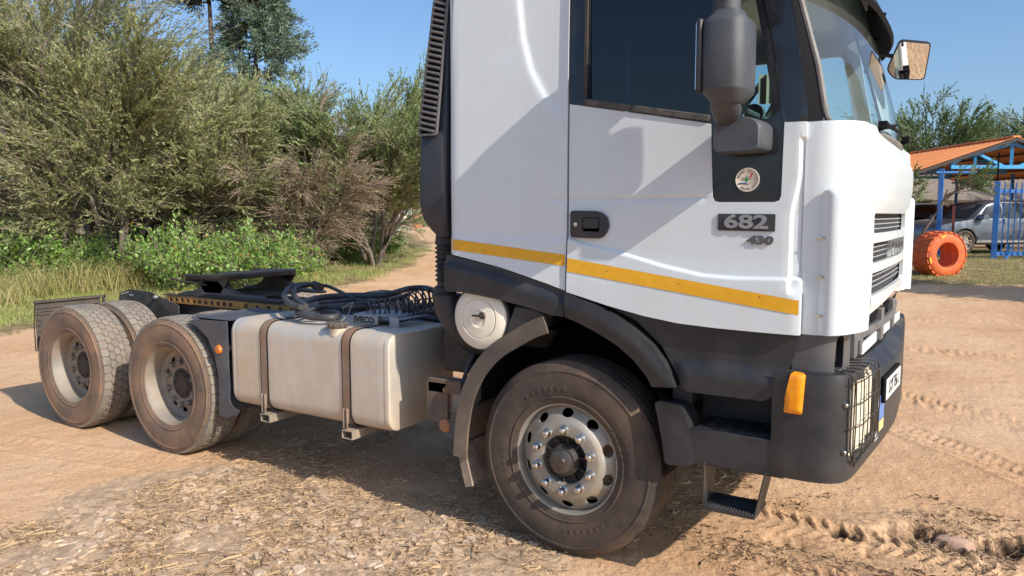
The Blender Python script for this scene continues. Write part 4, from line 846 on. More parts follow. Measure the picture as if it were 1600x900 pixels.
MB().lathe([(.020, .06), (.024, .0)], 16, c=(pm[0]+.03, -.005, pm[2]+.002)).lathe([(.036, .004), (.036, .018), (0, .018)], 20, c=(pm[0], -.01, pm[2])).build('lamp_base', silverpaint, lm)
# bracket with round orange reflector ahead of the tank
rb = MB().box(-.94, -.70, .04, .12, .78, .86).box(-.95, -.80, .04, .045, .60, .84).bar((-.80, .05, .62), (-.80, .05, .84), .03, .012); rb.build('reflector_bracket', M('bracket_brown', (.10, .08, .065), (.14, .10, .07), rough=.7, dust=.7, dcol=(.22, .13, .08)), T, .004)
MB().tube([(-.80, .04, .80), (-.795, .03, .805)], .022, 12).build('pipe_stub', rust, T)
pmr = at(695, 665, 1, .03); MB().lathe([(.040, .0), (.040, -.008), (.034, -.014), (0, -.016)], 24, c=(pmr[0], .035, pmr[2])).tube([(pmr[0], .04, pmr[2]), (pmr[0]+.01, .05, pmr[2]+.16)], .008, 6).build('side_reflector', M('dusty_reflector', (.42, .16, .07), (.36, .17, .09), rough=.6, dust=.5, dcol=(.40, .24, .15)), T)
# red plates on the frame behind the cab
MB().prism([(-2.30, 1.06), (-1.30, 1.12), (-.95, 1.24), (-.95, 1.25), (-1.30, 1.14), (-2.30, 1.075)], 1, .86, 1.60).build('red_deck_plate', redp, T, .003)
MB().prism([(-2.2, .98), (-1.0, .98), (-.95, 1.19), (-1.3, 1.09), (-2.2, 1.04)], 1, .852, .858).build('red_side_plate', redp, T)
MB().box(-1.15, -.80, .75, 1.7, .9, 1.18).box(-1.02, -.80, .3, .75, .85, 1.10).build('battery_box', darkm, T, .01)
MB().tube([(-2.3, .76, 1.08), (-1.6, .74, 1.10), (-1.0, .62, 1.12), (-.7, .5, 1.1)], .022, 8).build('brake_pipe', hosem, T); MB().tube([(-2.5, .72, 1.06), (-1.6, .68, 1.08), (-1.0, .52, 1.09), (-.7, .4, 1.05)], .016, 8).build('brake_pipe', hosem, T)
MB().tube([(-1.18, .60, 1.10), (-1.0, .45, 1.14), (-.85, .30, 1.12), (-.75, .30, 1.04), (-.78, .22, .9), (-.80, .16, .75)], .014, 8).build('brake_pipe', hosem, T)
# hoses coiled on the deck
def H(pts, r, name='air_hose', n=8): MB().tube(smooth_curve([at(a, b, 2, z) for a, b, z in pts], 8), r, n).build(name, hosem, T, 0, 60)
H([(700, 470, 1.22), (672, 452, 1.24), (640, 451, 1.24), (600, 461, 1.22), (540, 462, 1.20), (495, 466, 1.20), (468, 476, 1.19), (466, 487, 1.17), (485, 495, 1.15), (520, 496, 1.15), (528, 490, 1.15), (500, 487, 1.14)], .024)
H([(470, 480, 1.21), (452, 474, 1.22), (444, 462, 1.23), (452, 450, 1.24), (470, 445, 1.26), (490, 445, 1.26), (498, 449, 1.25)], .021)
H([(478, 478, 1.21), (464, 468, 1.23), (458, 456, 1.24), (466, 448, 1.26), (480, 446, 1.26)], .019)
H([(500, 446, 1.26), (512, 447, 1.25), (530, 455, 1.23), (552, 466, 1.19), (575, 474, 1.15)], .014)
H([(470, 484, 1.17), (500, 480, 1.17), (545, 480, 1.17), (572, 478, 1.17), (577, 472, 1.17), (560, 468, 1.18), (535, 470, 1.18), (500, 474, 1.18)], .017)
H([(640, 460, 1.22), (610, 468, 1.2), (560, 474, 1.19), (510, 478, 1.18), (480, 486, 1.17), (476, 492, 1.15), (500, 492, 1.15)], .015)
MB().tube([at(491, 445, 2, 1.26), at(500, 449, 2, 1.255)], .034, 12).build('hose_coupling', darkm, T)
def coil(pts, R_, r, turns):
    P_ = smooth_curve([at(a, b, 2, z) for a, b, z in pts], 40); L = len(P_); out_ = []
    for i in range(L*4):
        t = i/(L*4-1); k = t*(L-1); a = P_[int(k)]+(P_[min(int(k)+1, L-1)]-P_[int(k)])*(k-int(k)); d = P_[min(int(k)+2, L-1)]-P_[max(int(k)-2, 0)]; d /= np.linalg.norm(d)
        q = np.cross(d, (0, 0, 1)); q /= np.linalg.norm(q); e = np.cross(q, d); an = t*turns*2*PI; out_.append(a+R_*(q*math.cos(an)+e*math.sin(an)))
    MB().tube(out_, r, 5).build('coiled_air_line', hosem, T, 0, 60)
coil([(575, 484, 1.19), (605, 480, 1.20), (640, 476, 1.22)], .052, .0065, 7)
coil([(636, 474, 1.23), (655, 468, 1.24), (680, 464, 1.25), (700, 466, 1.24)], .065, .0065, 9)
coil([(640, 482, 1.20), (665, 478, 1.21), (700, 474, 1.20)], .05, .006, 8)
coil([(684, 456, 1.30), (694, 446, 1.34), (700, 440, 1.36)], .03, .006, 3)
# ================================================================ GROUND
FW2 = np.array([_f[0], _f[1]]); FW2 /= np.linalg.norm(FW2); RT2 = np.array([FW2[1], -FW2[0]])
def hbig(x, y):
    dx = x-CAM[0]; dy = y-CAM[1]; d = np.hypot(dx, dy); s = (dx*RT2[0]+dy*RT2[1])/(d+1e-6)       # + right of the view
    k = sstep(s, -.1, .25); return (1-k)*.018*np.clip(d-15, 0, 45)+k*.055*np.clip(d-15, 0, 10)
def gp(px, py):
    z = 0.
    for _ in range(30): p = at(px, py, 2, z); z = .5*z+.5*float(hbig(p[0], p[1]))
    return p
def region(pts): return [tuple(gp(a, b)[:2]) for a, b in pts]
verge = region([(-900, 620), (-200, 545), (0, 517), (120, 500), (250, 480), (480, 452), (560, 444), (610, 425), (660, 398), (672, 380), (640, 366), (560, 364), (300, 362), (-200, 365), (-900, 372)])
vergeR = region([(1380, 446), (1500, 444), (1700, 446), (2100, 450), (2100, 385), (1700, 385), (1400, 385)])
gravel_poly = region([(-250, 960), (-120, 840), (60, 800), (150, 762), (230, 745), (330, 722), (470, 735), (620, 770), (800, 822), (900, 880), (760, 915), (600, 1050), (0, 1150)])
def soft(poly, x, y, w, seed):
    n1 = (fbm(x*1.3, y*1.3, 4, seed)-.5)*w; n2 = (fbm(x*1.3+50, y*1.3, 4, seed+9)-.5)*w; r = 0
    for i in range(4): r = r+inpoly(x+n1*2+(rng.random(np.shape(x))-.5)*w*.5, y+n2*2+(rng.random(np.shape(x))-.5)*w*.5, poly)
    return r/4.
rr = [1.9]
while rr[-1] < 700: rr.append(rr[-1]*(1.0048 if rr[-1] < 8 else 1.011 if rr[-1] < 40 else 1.08))
rr = np.array(rr); a0 = math.atan2(FW2[1], FW2[0])
ang = np.concatenate([np.linspace(-math.radians(46), math.radians(46), 760), np.linspace(math.radians(46), 2*PI-math.radians(46), 60)[1:-1]])
A_, R2 = np.meshgrid(ang, rr); X = CAM[0]+R2*np.cos(a0+A_); Y = CAM[1]+R2*np.sin(a0+A_)
near = sstep(R2, 30, 14); und = (fbm(X*.5, Y*.5, 3, 3)-.45)*.05*near
Z = hbig(X, Y)*1.0+und*.6
Z += (fbm(X*3, Y*3, 4, 5)-.45)*.018*near*sstep(np.hypot(X*.6, Y), 0, .4)
G = soft(gravel_poly, X, Y, .35, 11)
Z += G*(fbm(X*16, Y*16, 3, 21)-.35)*.030
Z += near*(vnoise(X*45, Y*45, 8)-.5)*.004
# tyre tracks pressed into the dirt on the right
def track(p0, p1, wd, dep, pitch, seed):
    global Z
    a = gp(*p0)[:2]; b = gp(*p1)[:2]; d = (b-a); L = np.linalg.norm(d); d /= L; n = np.array([-d[1], d[0]])
    u = (X-a[0])*d[0]+(Y-a[1])*d[1]; v = (X-a[0])*n[0]+(Y-a[1])*n[1]+(fbm(u*.8, u*0+seed, 2, seed)-.5)*.25
    m_ = sstep(np.abs(v), wd, wd*.8)*sstep(u, 0, .3)*sstep(u, L, L-.3)*(.35+.65*sstep(fbm(X*1.5, Y*1.5, 2, seed), .3, .55))
    ph = ((u+np.abs(v)*.5)/pitch) % 1; lug = sstep(np.abs(ph-.5), .22, .12)*(np.abs(v) > wd*.18)
    Z = Z-m_*dep*.5+m_*lug*dep+sstep(np.abs(np.abs(v)-wd*1.1), wd*.25, 0)*dep*.7*sstep(u, 0, .3)*sstep(u, L, L-.3)
track((1340, 600), (2000, 770), .15, .020, .085, 1); track((1380, 660), (2000, 900), .16, .018, .09, 2); track((1120, 800), (1900, 960), .17, .024, .09, 3)
track((1060, 850), (1700, 1010), .13, .024, .08, 4); track((1420, 500), (2000, 520), .2, .022, .12, 6); track((1400, 540), (1900, 600), .2, .020, .11, 7)
track((-400, 640), (330, 655+80), .16, .012, .1, 9); track((-300, 560), (120, 560), .2, .02, .12, 12)
HOLE_SHADE = np.zeros_like(X)
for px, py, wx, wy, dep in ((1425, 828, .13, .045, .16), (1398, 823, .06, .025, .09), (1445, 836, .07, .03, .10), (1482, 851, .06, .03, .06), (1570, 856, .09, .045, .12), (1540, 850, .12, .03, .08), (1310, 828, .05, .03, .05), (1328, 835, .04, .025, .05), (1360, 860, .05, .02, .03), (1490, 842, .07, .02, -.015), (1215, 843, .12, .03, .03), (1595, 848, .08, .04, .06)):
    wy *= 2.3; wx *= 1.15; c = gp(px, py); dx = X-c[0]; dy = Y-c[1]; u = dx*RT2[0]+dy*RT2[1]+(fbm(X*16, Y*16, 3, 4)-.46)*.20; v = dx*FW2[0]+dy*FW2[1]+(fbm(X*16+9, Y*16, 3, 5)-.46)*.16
    q = (u/wx)**2+(v/wy)**2; Z -= dep*np.exp(-q**1.5); HOLE_SHADE = np.maximum(HOLE_SHADE, np.exp(-(q*.9)**2)*(dep > .04))
DRY = np.zeros_like(X)
for px, py, wx, wy in ((1330, 815, .6, .10), (1500, 850, .5, .12), (1220, 850, .3, .12), (1290, 880, .5, .15), (1100, 780, .3, .3), (1400, 800, .5, .08)):
    c = gp(px, py); dx = X-c[0]; dy = Y-c[1]; DRY = np.maximum(DRY, np.exp(-(((dx*RT2[0]+dy*RT2[1])/wx)**2+((dx*FW2[0]+dy*FW2[1])/wy)**2)))
V = np.stack([X, Y, Z], -1).reshape(-1, 3); nr, na = X.shape
i, j = np.meshgrid(np.arange(nr-1), np.arange(na), indexing='ij'); j2 = (j+1) % na
F = np.stack([i*na+j, i*na+j2, (i+1)*na+j2, (i+1)*na+j], -1).reshape(-1, 4)
V = np.vstack([V, [[CAM[0], CAM[1], 0]]]); k = len(V)-1
VG = np.clip(soft(verge, X, Y, .8, 31)+soft(vergeR, X, Y, .5, 33), 0, 1)
gm = bpy.data.materials.new('sandy_dirt'); gm.use_nodes = True; n = gm.node_tree; L = n.links; b = n.nodes['Principled BSDF']
def N_(t, **kw):
    q = n.nodes.new(t)
    for a, v in kw.items(): q.inputs[a.replace('_', ' ')].default_value = v
    return q
geo = N_('ShaderNodeNewGeometry'); att = N_('ShaderNodeVertexColor'); att.layer_name = 'cover'; sp = N_('ShaderNodeSeparateColor'); L.new(att.outputs[0], sp.inputs[0])
def nz(s, d=8, r=.6):
    q = N_('ShaderNodeTexNoise', Scale=s, Detail=d, Roughness=r); L.new(geo.outputs['Position'], q.inputs['Vector']); return q.outputs['Fac']
def rp(x, stops):
    q = N_('ShaderNodeValToRGB'); L.new(x, q.inputs[0]); e = q.color_ramp.elements
    while len(e) < len(stops): e.new(.5)
    for i_, (p_, c_) in enumerate(stops): e[i_].position = p_; e[i_].color = (*c_, 1)
    return q.outputs[0]
def mx(f, a, b_, mode='MIX'):
    q = N_('ShaderNodeMix'); q.data_type = 'RGBA'; q.blend_type = mode; L.new(f, q.inputs[0]) if not isinstance(f, float) else setattr(q.inputs[0], 'default_value', f)
    for i_, v in ((6, a), (7, b_)):
        if isinstance(v, tuple): q.inputs[i_].default_value = (*v, 1)
        else: L.new(v, q.inputs[i_])
    return q.outputs[2]
base = rp(nz(.6), [(.30, (.53, .31, .17)), (.48, (.62, .39, .225)), (.62, (.67, .45, .28)), (.75, (.56, .35, .205))])
fine = rp(nz(55, 6), [(.32, (.62, .58, .54)), (.5, (1, 1, 1)), (.72, (1.12, 1.1, 1.08))]); base = mx(.8, base, fine, 'MULTIPLY')
leafs = rp(nz(9, 10, .75), [(.60, (0, 0, 0)), (.66, (1, 1, 1))]); q = N_('ShaderNodeMath'); q.operation = 'MULTIPLY'; L.new(leafs, q.inputs[0]); pat = rp(nz(.9, 3), [(.5, (0, 0, 0)), (.62, (.8, .8, .8))]); L.new(pat, q.inputs[1])
base = mx(q.outputs[0], base, (.17, .13, .10))
grav = mx(.8, rp(nz(7, 9, .7), [(.3, (.32, .225, .15)), (.5, (.48, .34, .225)), (.68, (.56, .41, .27))]), fine, 'MULTIPLY')
base = mx(sp.outputs[0], base, grav)
soil = rp(nz(2.5, 8), [(.35, (.16, .12, .06)), (.55, (.27, .21, .10)), (.7, (.36, .27, .16))]); base = mx(sp.outputs[1], base, soil)
q2 = N_('ShaderNodeMath'); q2.operation = 'MULTIPLY'; L.new(sp.outputs[2], q2.inputs[0]); L.new(rp(nz(22, 9, .7), [(.45, (0, 0, 0)), (.6, (1, 1, 1))]), q2.inputs[1])
base = mx(q2.outputs[0], base, (.30, .20, .135))
hl_ = N_('ShaderNodeMath'); hl_.operation = 'SUBTRACT'; hl_.inputs[0].default_value = 1; L.new(att.outputs[1], hl_.inputs[1]); base = mx(hl_.outputs[0], base, (.035, .024, .018))  # near-black inside the holes: shade of the cracks painted into the ground colour
L.new(base, b.inputs['Base Color']); b.inputs['Roughness'].default_value = .95; b.inputs['Specular IOR Level'].default_value = .2
bu = N_('ShaderNodeBump', Strength=.9, Distance=.012); L.new(nz(38, 10, .7), bu.inputs['Height']); bu2 = N_('ShaderNodeBump', Strength=.7, Distance=.05); L.new(nz(4, 8), bu2.inputs['Height'])
L.new(bu.outputs[0], bu2.inputs['Normal']); L.new(bu2.outputs[0], b.inputs['Normal'])
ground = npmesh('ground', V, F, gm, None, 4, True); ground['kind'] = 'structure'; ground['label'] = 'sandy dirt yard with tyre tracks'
ca = ground.data.color_attributes.new('cover', 'FLOAT_COLOR', 'POINT'); cc_ = np.zeros((len(V), 4), np.float32); cc_[:-1, 0] = G.ravel(); cc_[:-1, 1] = VG.ravel(); cc_[:-1, 2] = DRY.ravel(); cc_[:, 3] = 1; cc_[:-1, 3] = 1-HOLE_SHADE.ravel(); ca.data.foreach_set('color', cc_.ravel())
lr = np.log(rr)
def gz(x, y):
    "height of the built ground"
    d = np.hypot(x-CAM[0], y-CAM[1]); a = (np.arctan2(y-CAM[1], x-CAM[0])-a0+PI) % (2*PI)-PI
    ii = np.interp(d, rr, np.arange(nr)); jj = np.interp(a, ang[:760], np.arange(760)); i0 = np.clip(ii.astype(int), 0, nr-2); j0 = np.clip(jj.astype(int), 0, 758); fi_ = ii-i0; fj = jj-j0
    return (Z[i0, j0]*(1-fi_)+Z[i0+1, j0]*fi_)*(1-fj)+(Z[i0, j0+1]*(1-fi_)+Z[i0+1, j0+1]*fi_)*fj
# ---- scatter helpers
def rand_in(n, t0, t1, px0, px1, pw=1.):
    "random ground points inside a wedge of the place, denser towards the near end for pw>1"
    t = t0*(t1/t0)**(rng.random(n)**pw); px = px0+(px1-px0)*rng.random(n); s = (px-800)/FPX*t
    return CAM[0]+FW2[0]*t+RT2[0]*s, CAM[1]+FW2[1]*t+RT2[1]*s
def blades(x, y, z, h, wd, lean, flat=False, curl=.5):
    n = len(x); a = rng.random(n)*2*PI; d = np.stack([np.cos(a), np.sin(a), 0*a], 1); P0 = np.stack([x, y, z], 1); b_ = rng.random(n)*2*PI; s = np.stack([np.cos(b_), np.sin(b_), 0*b_], 1)*wd[:, None]/2
    mid = P0+np.stack([d[:, 0]*lean*h*.35, d[:, 1]*lean*h*.35, h*.6*(1 if not flat else .1)], 1); tip = P0+np.stack([d[:, 0]*lean*h, d[:, 1]*lean*h, h*(1-curl*lean*.5)], 1)
    V = np.stack([P0-s, P0+s, mid+s*.7, mid-s*.7, tip], 1).reshape(-1, 3); k = np.arange(n)[:, None]*5
    return V, np.concatenate([k+[0, 1, 2], k+[0, 2, 3], k+[3, 2, 4]])
grassm = leafmat('grass_blades', [(.30, .30, .09), (.42, .38, .14), (.58, .48, .26), (.22, .26, .07), (.50, .46, .20)], .35)
grassg = leafmat('green_grass', [(.26, .34, .08), (.36, .42, .11), (.46, .45, .18), (.20, .28, .06)], .35)
drym = leafmat('dry_straw', [(.50, .34, .19), (.60, .43, .25), (.40, .27, .16), (.27, .18, .11), (.50, .36, .22), (.33, .23, .15)], .1, .7)
def grass(name, label, n, t0, t1, p0, p1, poly, h0, h1, mt_, seed=0, clump=1.5, wd=.010):
    x, y = rand_in(n, t0, t1, p0, p1); k = inpoly(x+(fbm(x*1.2, y*1.2, 3, 5)-.5)*.9, y+(fbm(x*1.2+9, y*1.2, 3, 6)-.5)*.9, poly) & (fbm(x*clump, y*clump, 3, seed)+rng.random(n)*.25 > .50); x, y = x[k], y[k]; m_ = len(x)
    h = (h0+(h1-h0)*rng.random(m_)**1.5)*(.5+fbm(x*.8, y*.8, 2, seed+3)); V, F = blades(x, y, gz(x, y)-.01, h, wd*(.6+.8*rng.random(m_)), .3+.6*rng.random(m_))
    o = npmesh(name, V, F, mt_); return tag(o, label, 'grass', kind='stuff')
grass('verge_grass', 'low yellow-green grass along the track between dirt and bushes', 110000, 9, 34, -60, 690, verge, .07, .22, grassg, 3)
hedge = region([(-300, 500), (0, 482), (120, 462), (300, 446), (470, 425), (560, 402), (640, 368), (600, 360), (200, 380), (-300, 400)])
grass('tall_dry_grass', 'tall pale dry grass at the foot of the thicket', 110000, 12, 30, -60, 640, hedge, .40, 1.15, grassm, 9, .9, .014)
grass('strip_grass', 'green grass strip in front of the carport', 26000, 17, 27, 1370, 1680, vergeR, .04, .10, grassm, 5, 2.5)
# straw and mud flakes
def lying(n, poly, l0, l1, w0, t0=2.6, t1=9, px0=-350, px1=1150, bias=.0, seed=1):
    x, y = rand_in(n, t0, t1, px0, px1); k = soft(poly, x, y, .5, 17) > .3; x, y = x[k], y[k]; k = fbm(x*2.2, y*2.2, 3, seed)+rng.random(len(x))*.3 > .56+bias+.22*(fbm(x*.9, y*.9, 3, seed+40)-.45); x, y = x[k], y[k]; m_ = len(x)
    a = rng.normal(.2, .9, m_); l = l0+(l1-l0)*rng.random(m_)**2; d = np.stack([np.cos(a), np.sin(a)], 1)*l[:, None]/2; s = np.stack([-np.sin(a), np.cos(a)], 1)*(w0*(.6+.8*rng.random(m_)))[:, None]/2; P = np.stack([x, y], 1); bend = s*rng.normal(0, 2.2, (m_, 1))
    V = []
    for k_, (t, f) in enumerate(((-1, 1), (-1, -1), (0, 1), (0, -1), (1, 1), (1, -1))):
        q = P+d*t+s*f+(bend if t == 0 else 0); V.append(np.column_stack([q, gz(q[:, 0], q[:, 1])+.004+rng.random(m_)*.010+(rng.random(m_)**4)*.02*(t+1)/2]))
    V = np.stack(V, 1).reshape(-1, 3); k = np.arange(m_)[:, None]*6; return V, np.concatenate([k+[0, 1, 3], k+[0, 3, 2], k+[2, 3, 5], k+[2, 5, 4]])
V, F = lying(62000, gravel_poly, .010, .18, .0015); tag(npmesh('straw_litter', V, F, drym), 'dry straw stalks scattered over broken mud in the foreground', 'straw', kind='stuff')
under = [(-3.2, .1), (.45, .1), (.5, 2.2), (-3.2, 2.4)]
V, F = lying(30000, under, .02, .15, .0018, 4, 10, 300, 1400, -.02, 4); tag(npmesh('shaded_straw', V, F, drym), 'straw stalks in the shade under the truck', 'straw', kind='stuff')
dp = region([(1080, 790), (1240, 790), (1400, 790), (1600, 830), (1700, 880), (1500, 890), (1350, 900), (1100, 880), (1050, 830)])
V, F = lying(14000, dp, .015, .09, .0017, 2.8, 6, 1000, 1700, .0, 6); tag(npmesh('loose_straw', V, F, leafmat('old_straw', [(.30, .20, .12), (.42, .30, .18), (.14, .09, .06), (.22, .15, .09)], .1, .8)), 'bits of brown straw by the holes in the dirt on the right', 'straw', kind='stuff')
def flakes(n, poly, s0, s1, th, t0, t1, px0, px1, seed, bias=0.):
    x, y = rand_in(n, t0, t1, px0, px1); k = soft(poly, x, y, .5, 19) > .3; x, y = x[k], y[k]; k = fbm(x*3, y*3, 3, seed)+rng.random(len(x))*.2 > .52+bias; x, y = x[k], y[k]; m_ = len(x); K = 7
    s = s0+(s1-s0)*rng.random(m_)**4; V = []; z = gz(x, y); tx, ty = rng.normal(0, .16, m_), rng.normal(0, .16, m_)
    for lev in (0, 1):
        for k_ in range(K):
            a = 2*PI*k_/K+rng.normal(0, .22, m_) if lev == 0 else A2[k_]
            if lev == 0:
                if k_ == 0: A2 = []; R3 = []
                A2.append(a); R3.append(s*(.65+.5*rng.random(m_)))
            r_ = R3[k_]*(1 if lev == 0 else .82); dx, dy = r_*np.cos(a), r_*np.sin(a)*.8
            V.append(np.stack([x+dx, y+dy, z-.004+(s*th if lev else 0)+dx*tx+dy*ty+(rng.random(m_)*.15*s*th if lev else 0)], 1))
    V = np.stack(V, 1).reshape(-1, 3); b_ = np.arange(m_)[:, None]*2*K; Fs = []
    for k_ in range(K): k2 = (k_+1) % K; Fs += [b_+[k_, k2, K+k2], b_+[k_, K+k2, K+k_]]
    for k_ in range(1, K-1): Fs.append(b_+[K, K+k_, K+k_+1])
    return V, np.concatenate(Fs)
flm = leafmat('mud_flakes', [(.50, .355, .235), (.42, .29, .19), (.54, .39, .265), (.37, .26, .175), (.46, .345, .255), (.58, .44, .32)], .0, .9)
V, F = flakes(40000, gravel_poly, .004, .050, .26, 2.6, 7, -350, 1000, 3); tag(npmesh('mud_flakes', V, F, flm), 'grey-brown cracked mud flakes and gravel in the foreground', 'gravel', kind='stuff')
everywhere = region([(-300, 1100), (-300, 560), (0, 530), (700, 520), (1420, 470), (1700, 470), (1900, 1100)])
V, F = flakes(14000, everywhere, .003, .014, .7, 2.8, 14, -200, 1800, 8, .05); tag(npmesh('small_pebbles', V, F, leafmat('pebbles', [(.42, .28, .18), (.34, .24, .17), (.50, .37, .26)], 0, .9)), 'small clods and pebbles on the open dirt', 'gravel', kind='stuff')
sc_ = gp(1490, 842); MB().loft([[(sc_[0]+k_*r_*math.cos(a)*1.5, sc_[1]+k_*r_*math.sin(a)*.9, sc_[2]+h_) for a, r_ in zip(np.linspace(0, 2*PI, 8)[:-1], (.07, .06, .075, .06, .07, .055, .065))] for k_, h_ in ((1.1, -.05), (.95, -.004), (.75, .006))]).build('flat_stone', M('pink_stone', (.50, .30, .22), (.44, .29, .21), sc=20, rough=.9, bump=.5), None, .004)
tag(bpy.data.objects['flat_stone'], 'flat pinkish stone sunk between the holes in the dirt', 'stone')

# ================================================================ PLANTS
def tubes_np(P, r0, r1, S_=4):
    "many branches at once: P (n, K, 3) -> triangles"
    n, K, _ = P.shape; D = np.gradient(P, axis=1); D /= np.linalg.norm(D, axis=2, keepdims=True)+1e-9; ref = np.where(np.abs(D[..., 2:3]) > .9, [1., 0, 0], [0, 0, 1.]); Q = np.cross(D, ref); Q /= np.linalg.norm(Q, axis=2, keepdims=True)+1e-9; E = np.cross(D, Q)
    t = np.linspace(0, 1, K)[None, :, None]; R = r0[:, None, None]*(1-t)+r1[:, None, None]*t; V = []
    for k in range(S_): a = 2*PI*k/S_; V.append(P+R*(math.cos(a)*Q+math.sin(a)*E))
    V = np.stack(V, 2).reshape(-1, 3); base = (np.arange(n)[:, None]*K+np.arange(K-1)[None, :]).reshape(-1, 1)*S_; Fs = []
    for k in range(S_): k2 = (k+1) % S_; Fs += [base+[k, k2, S_+k2], base+[k, S_+k2, S_+k]]
    return V, np.concatenate(Fs)
def unit(v): return v/(np.linalg.norm(v, axis=-1, keepdims=True)+1e-9)
def grow(P, Lp, per, t0, t1, spread, up, l0, l1, K=5, droop=0., wob=.15, out=None):
    "children of the branches P: curved polylines"
    n = len(P); idx = np.repeat(np.arange(n), per); m_ = len(idx); t = t0+(t1-t0)*rng.random(m_); kk = t*(P.shape[1]-1); k0 = np.minimum(kk.astype(int), P.shape[1]-2); f = (kk-k0)[:, None]
    S0 = P[idx, k0]*(1-f)+P[idx, k0+1]*f; D = unit(P[idx, k0+1]-P[idx, k0]); r = rng.normal(0, 1, (m_, 3)); d = unit(D*(1-spread)+unit(r)*spread+np.array([0, 0, up]))
    if out is not None: d = unit(d+unit((S0-out)*[1, 1, .4])*.5)
    l = (l0+(l1-l0)*rng.random(m_))*(1.15-.5*t); pts = [S0]; c = S0
    for k in range(1, K): d = unit(d+rng.normal(0, wob, (m_, 3))+np.array([0, 0, -droop/K])); c = c+d*(l/(K-1))[:, None]; pts.append(c)
    return np.stack(pts, 1), l
def leaves_on(P, per, size, jit, flat=0., asp=.5, quad=False):
    n, K, _ = P.shape; idx = np.repeat(np.arange(n), per); m_ = len(idx); t = rng.random(m_)*(K-1); k0 = np.minimum(t.astype(int), K-2); f = (t-k0)[:, None]
    C = P[idx, k0]*(1-f)+P[idx, k0+1]*f+rng.normal(0, jit, (m_, 3)); D = unit(unit(P[idx, k0+1]-P[idx, k0])+rng.normal(0, .38, (m_, 3))); Nn = unit(rng.normal(0, 1, (m_, 3))+[0, 0, flat]); Q = unit(np.cross(D, Nn)); s = size*(.6+.8*rng.random(m_))[:, None]
    if quad:
        V = np.stack([C-D*s, C+Q*s*asp, C+D*s, C-Q*s*asp], 1).reshape(-1, 3); b_ = np.arange(m_)[:, None]*4; return V, np.concatenate([b_+[0, 1, 2], b_+[0, 2, 3]])
    V = np.stack([C-Q*s*asp, C+Q*s*asp, C+D*s*1.6], 1).reshape(-1, 3); return V, np.arange(m_*3).reshape(-1, 3)
def join(parts):
    Vs, Fs, n = [], [], 0
    for V, F in parts: Vs.append(V); Fs.append(F+n); n += len(V)
    return np.vstack(Vs), np.vstack(Fs)
barkm = M('acacia_bark', (.24, .20, .16), (.16, .13, .105), sc=12, rough=.9, bump=.6, bsc=30)
barkd = M('dark_bark', (.10, .075, .06), (.17, .12, .09), sc=8, rough=.9, bump=.6, bsc=25)
twigm = leafmat('acacia_twigs', [(.34, .29, .21), (.24, .20, .145), (.42, .36, .26)], 0, .9)
twigd = leafmat('dry_vine_twigs', [(.24, .17, .13), (.33, .24, .18), (.17, .12, .095), (.40, .31, .24)], 0, .9)
acm = leafmat('acacia_leaves', [(.20, .26, .085), (.29, .335, .12), (.38, .385, .175), (.15, .20, .065), (.45, .43, .235)], .3)
acg = leafmat('acacia_leaves_green', [(.17, .27, .08), (.24, .34, .11), (.31, .37, .15), (.14, .21, .07)], .3)
acr = leafmat('feathery_green_leaves', [(.09, .17, .05), (.14, .22, .07), (.18, .25, .09), (.07, .12, .04)], .3)
acd = leafmat('grey_green_leaves', [(.15, .20, .10), (.23, .28, .15), (.10, .15, .07)], .25)
def acacia(name, label, pos, H_, R_, stems=6, n1=9, n2=9, n3=7, per=14, lf=.046, lm_=None, tw=None, up=.35, bk=None, droop=.5, asp=.42, group='thorn trees along the track', flat=.6, low=.10):
    pos = np.array(pos, float); pos[2] = float(gz(pos[0], pos[1])) if len(pos) > 2 else 0
    root = thing(name, label, 'tree', tuple(pos), 0, group); O = np.zeros(3); P0 = []
    for i in range(stems):
        a = 2*PI*i/stems+rng.random()*.6; l = H_*(.62+.2*rng.random()); sp_ = R_*(.45+.3*rng.random())/H_*1.25; pts = [np.array([.12*math.cos(a), .12*math.sin(a), -.1])]
        d = unit(np.array([math.cos(a)*sp_*.7, math.sin(a)*sp_*.7, 1.]))
        for k in range(6): d = unit(d+rng.normal(0, .12, 3)+np.array([math.cos(a)*.05, math.sin(a)*.05, 0])); pts.append(pts[-1]+d*l/6)
        P0.append(pts)
    P0 = np.array(P0); cen = np.array([0, 0, H_*.3])
    B1, _ = grow(P0, 1, n1, low, 1., .45, up, H_*.30, H_*.55, 6, .1, .16, cen)
    B2, _ = grow(B1, 1, n2, .2, 1., .45, up*.6, H_*.13, H_*.30, 5, droop*.5, .12, cen)
    B3, _ = grow(B2, 1, n3, .05, 1., .42, up*.35, H_*.07, H_*.17, 3, droop*.5, .10, cen)
    for B in (B1, B2, B3): B[..., 2] = np.maximum(B[..., 2], .05)
    # twigs sprout at the ends and beyond
    o = lambda a, b_, n: np.full(n, a), lambda: 0
    V, F = join([tubes_np(P0, np.full(len(P0), .028*H_/3+.03), np.full(len(P0), .02), 7), tubes_np(B1, np.full(len(B1), .022), np.full(len(B1), .008), 4)]); npmesh('trunk', V, F, bk or barkm, root, 3, True)
    pl2 = [tubes_np(B2, np.full(len(B2), .013), np.full(len(B2), .006), 3), tubes_np(B3, np.full(len(B3), .0085), np.full(len(B3), .0035), 3)]
    lowt = B3[(B3[:, 0, 2] < H_*.55)]; keep = B3[(B3[:, 0, 2] >= H_*.55) | (rng.random(len(B3)) < .72)]
    V, F = join(pl2); npmesh('branches', V, F, tw or twigm, root)['kind'] = 'stuff'
    V, F = leaves_on(keep, per, lf, .014, flat, asp); V2, F2 = leaves_on(B2, max(1, per//2), lf, .04, flat, asp); V, F = join([(V, F), (V2, F2)]); npmesh('crown', V, F, lm_ or acm, root); return root
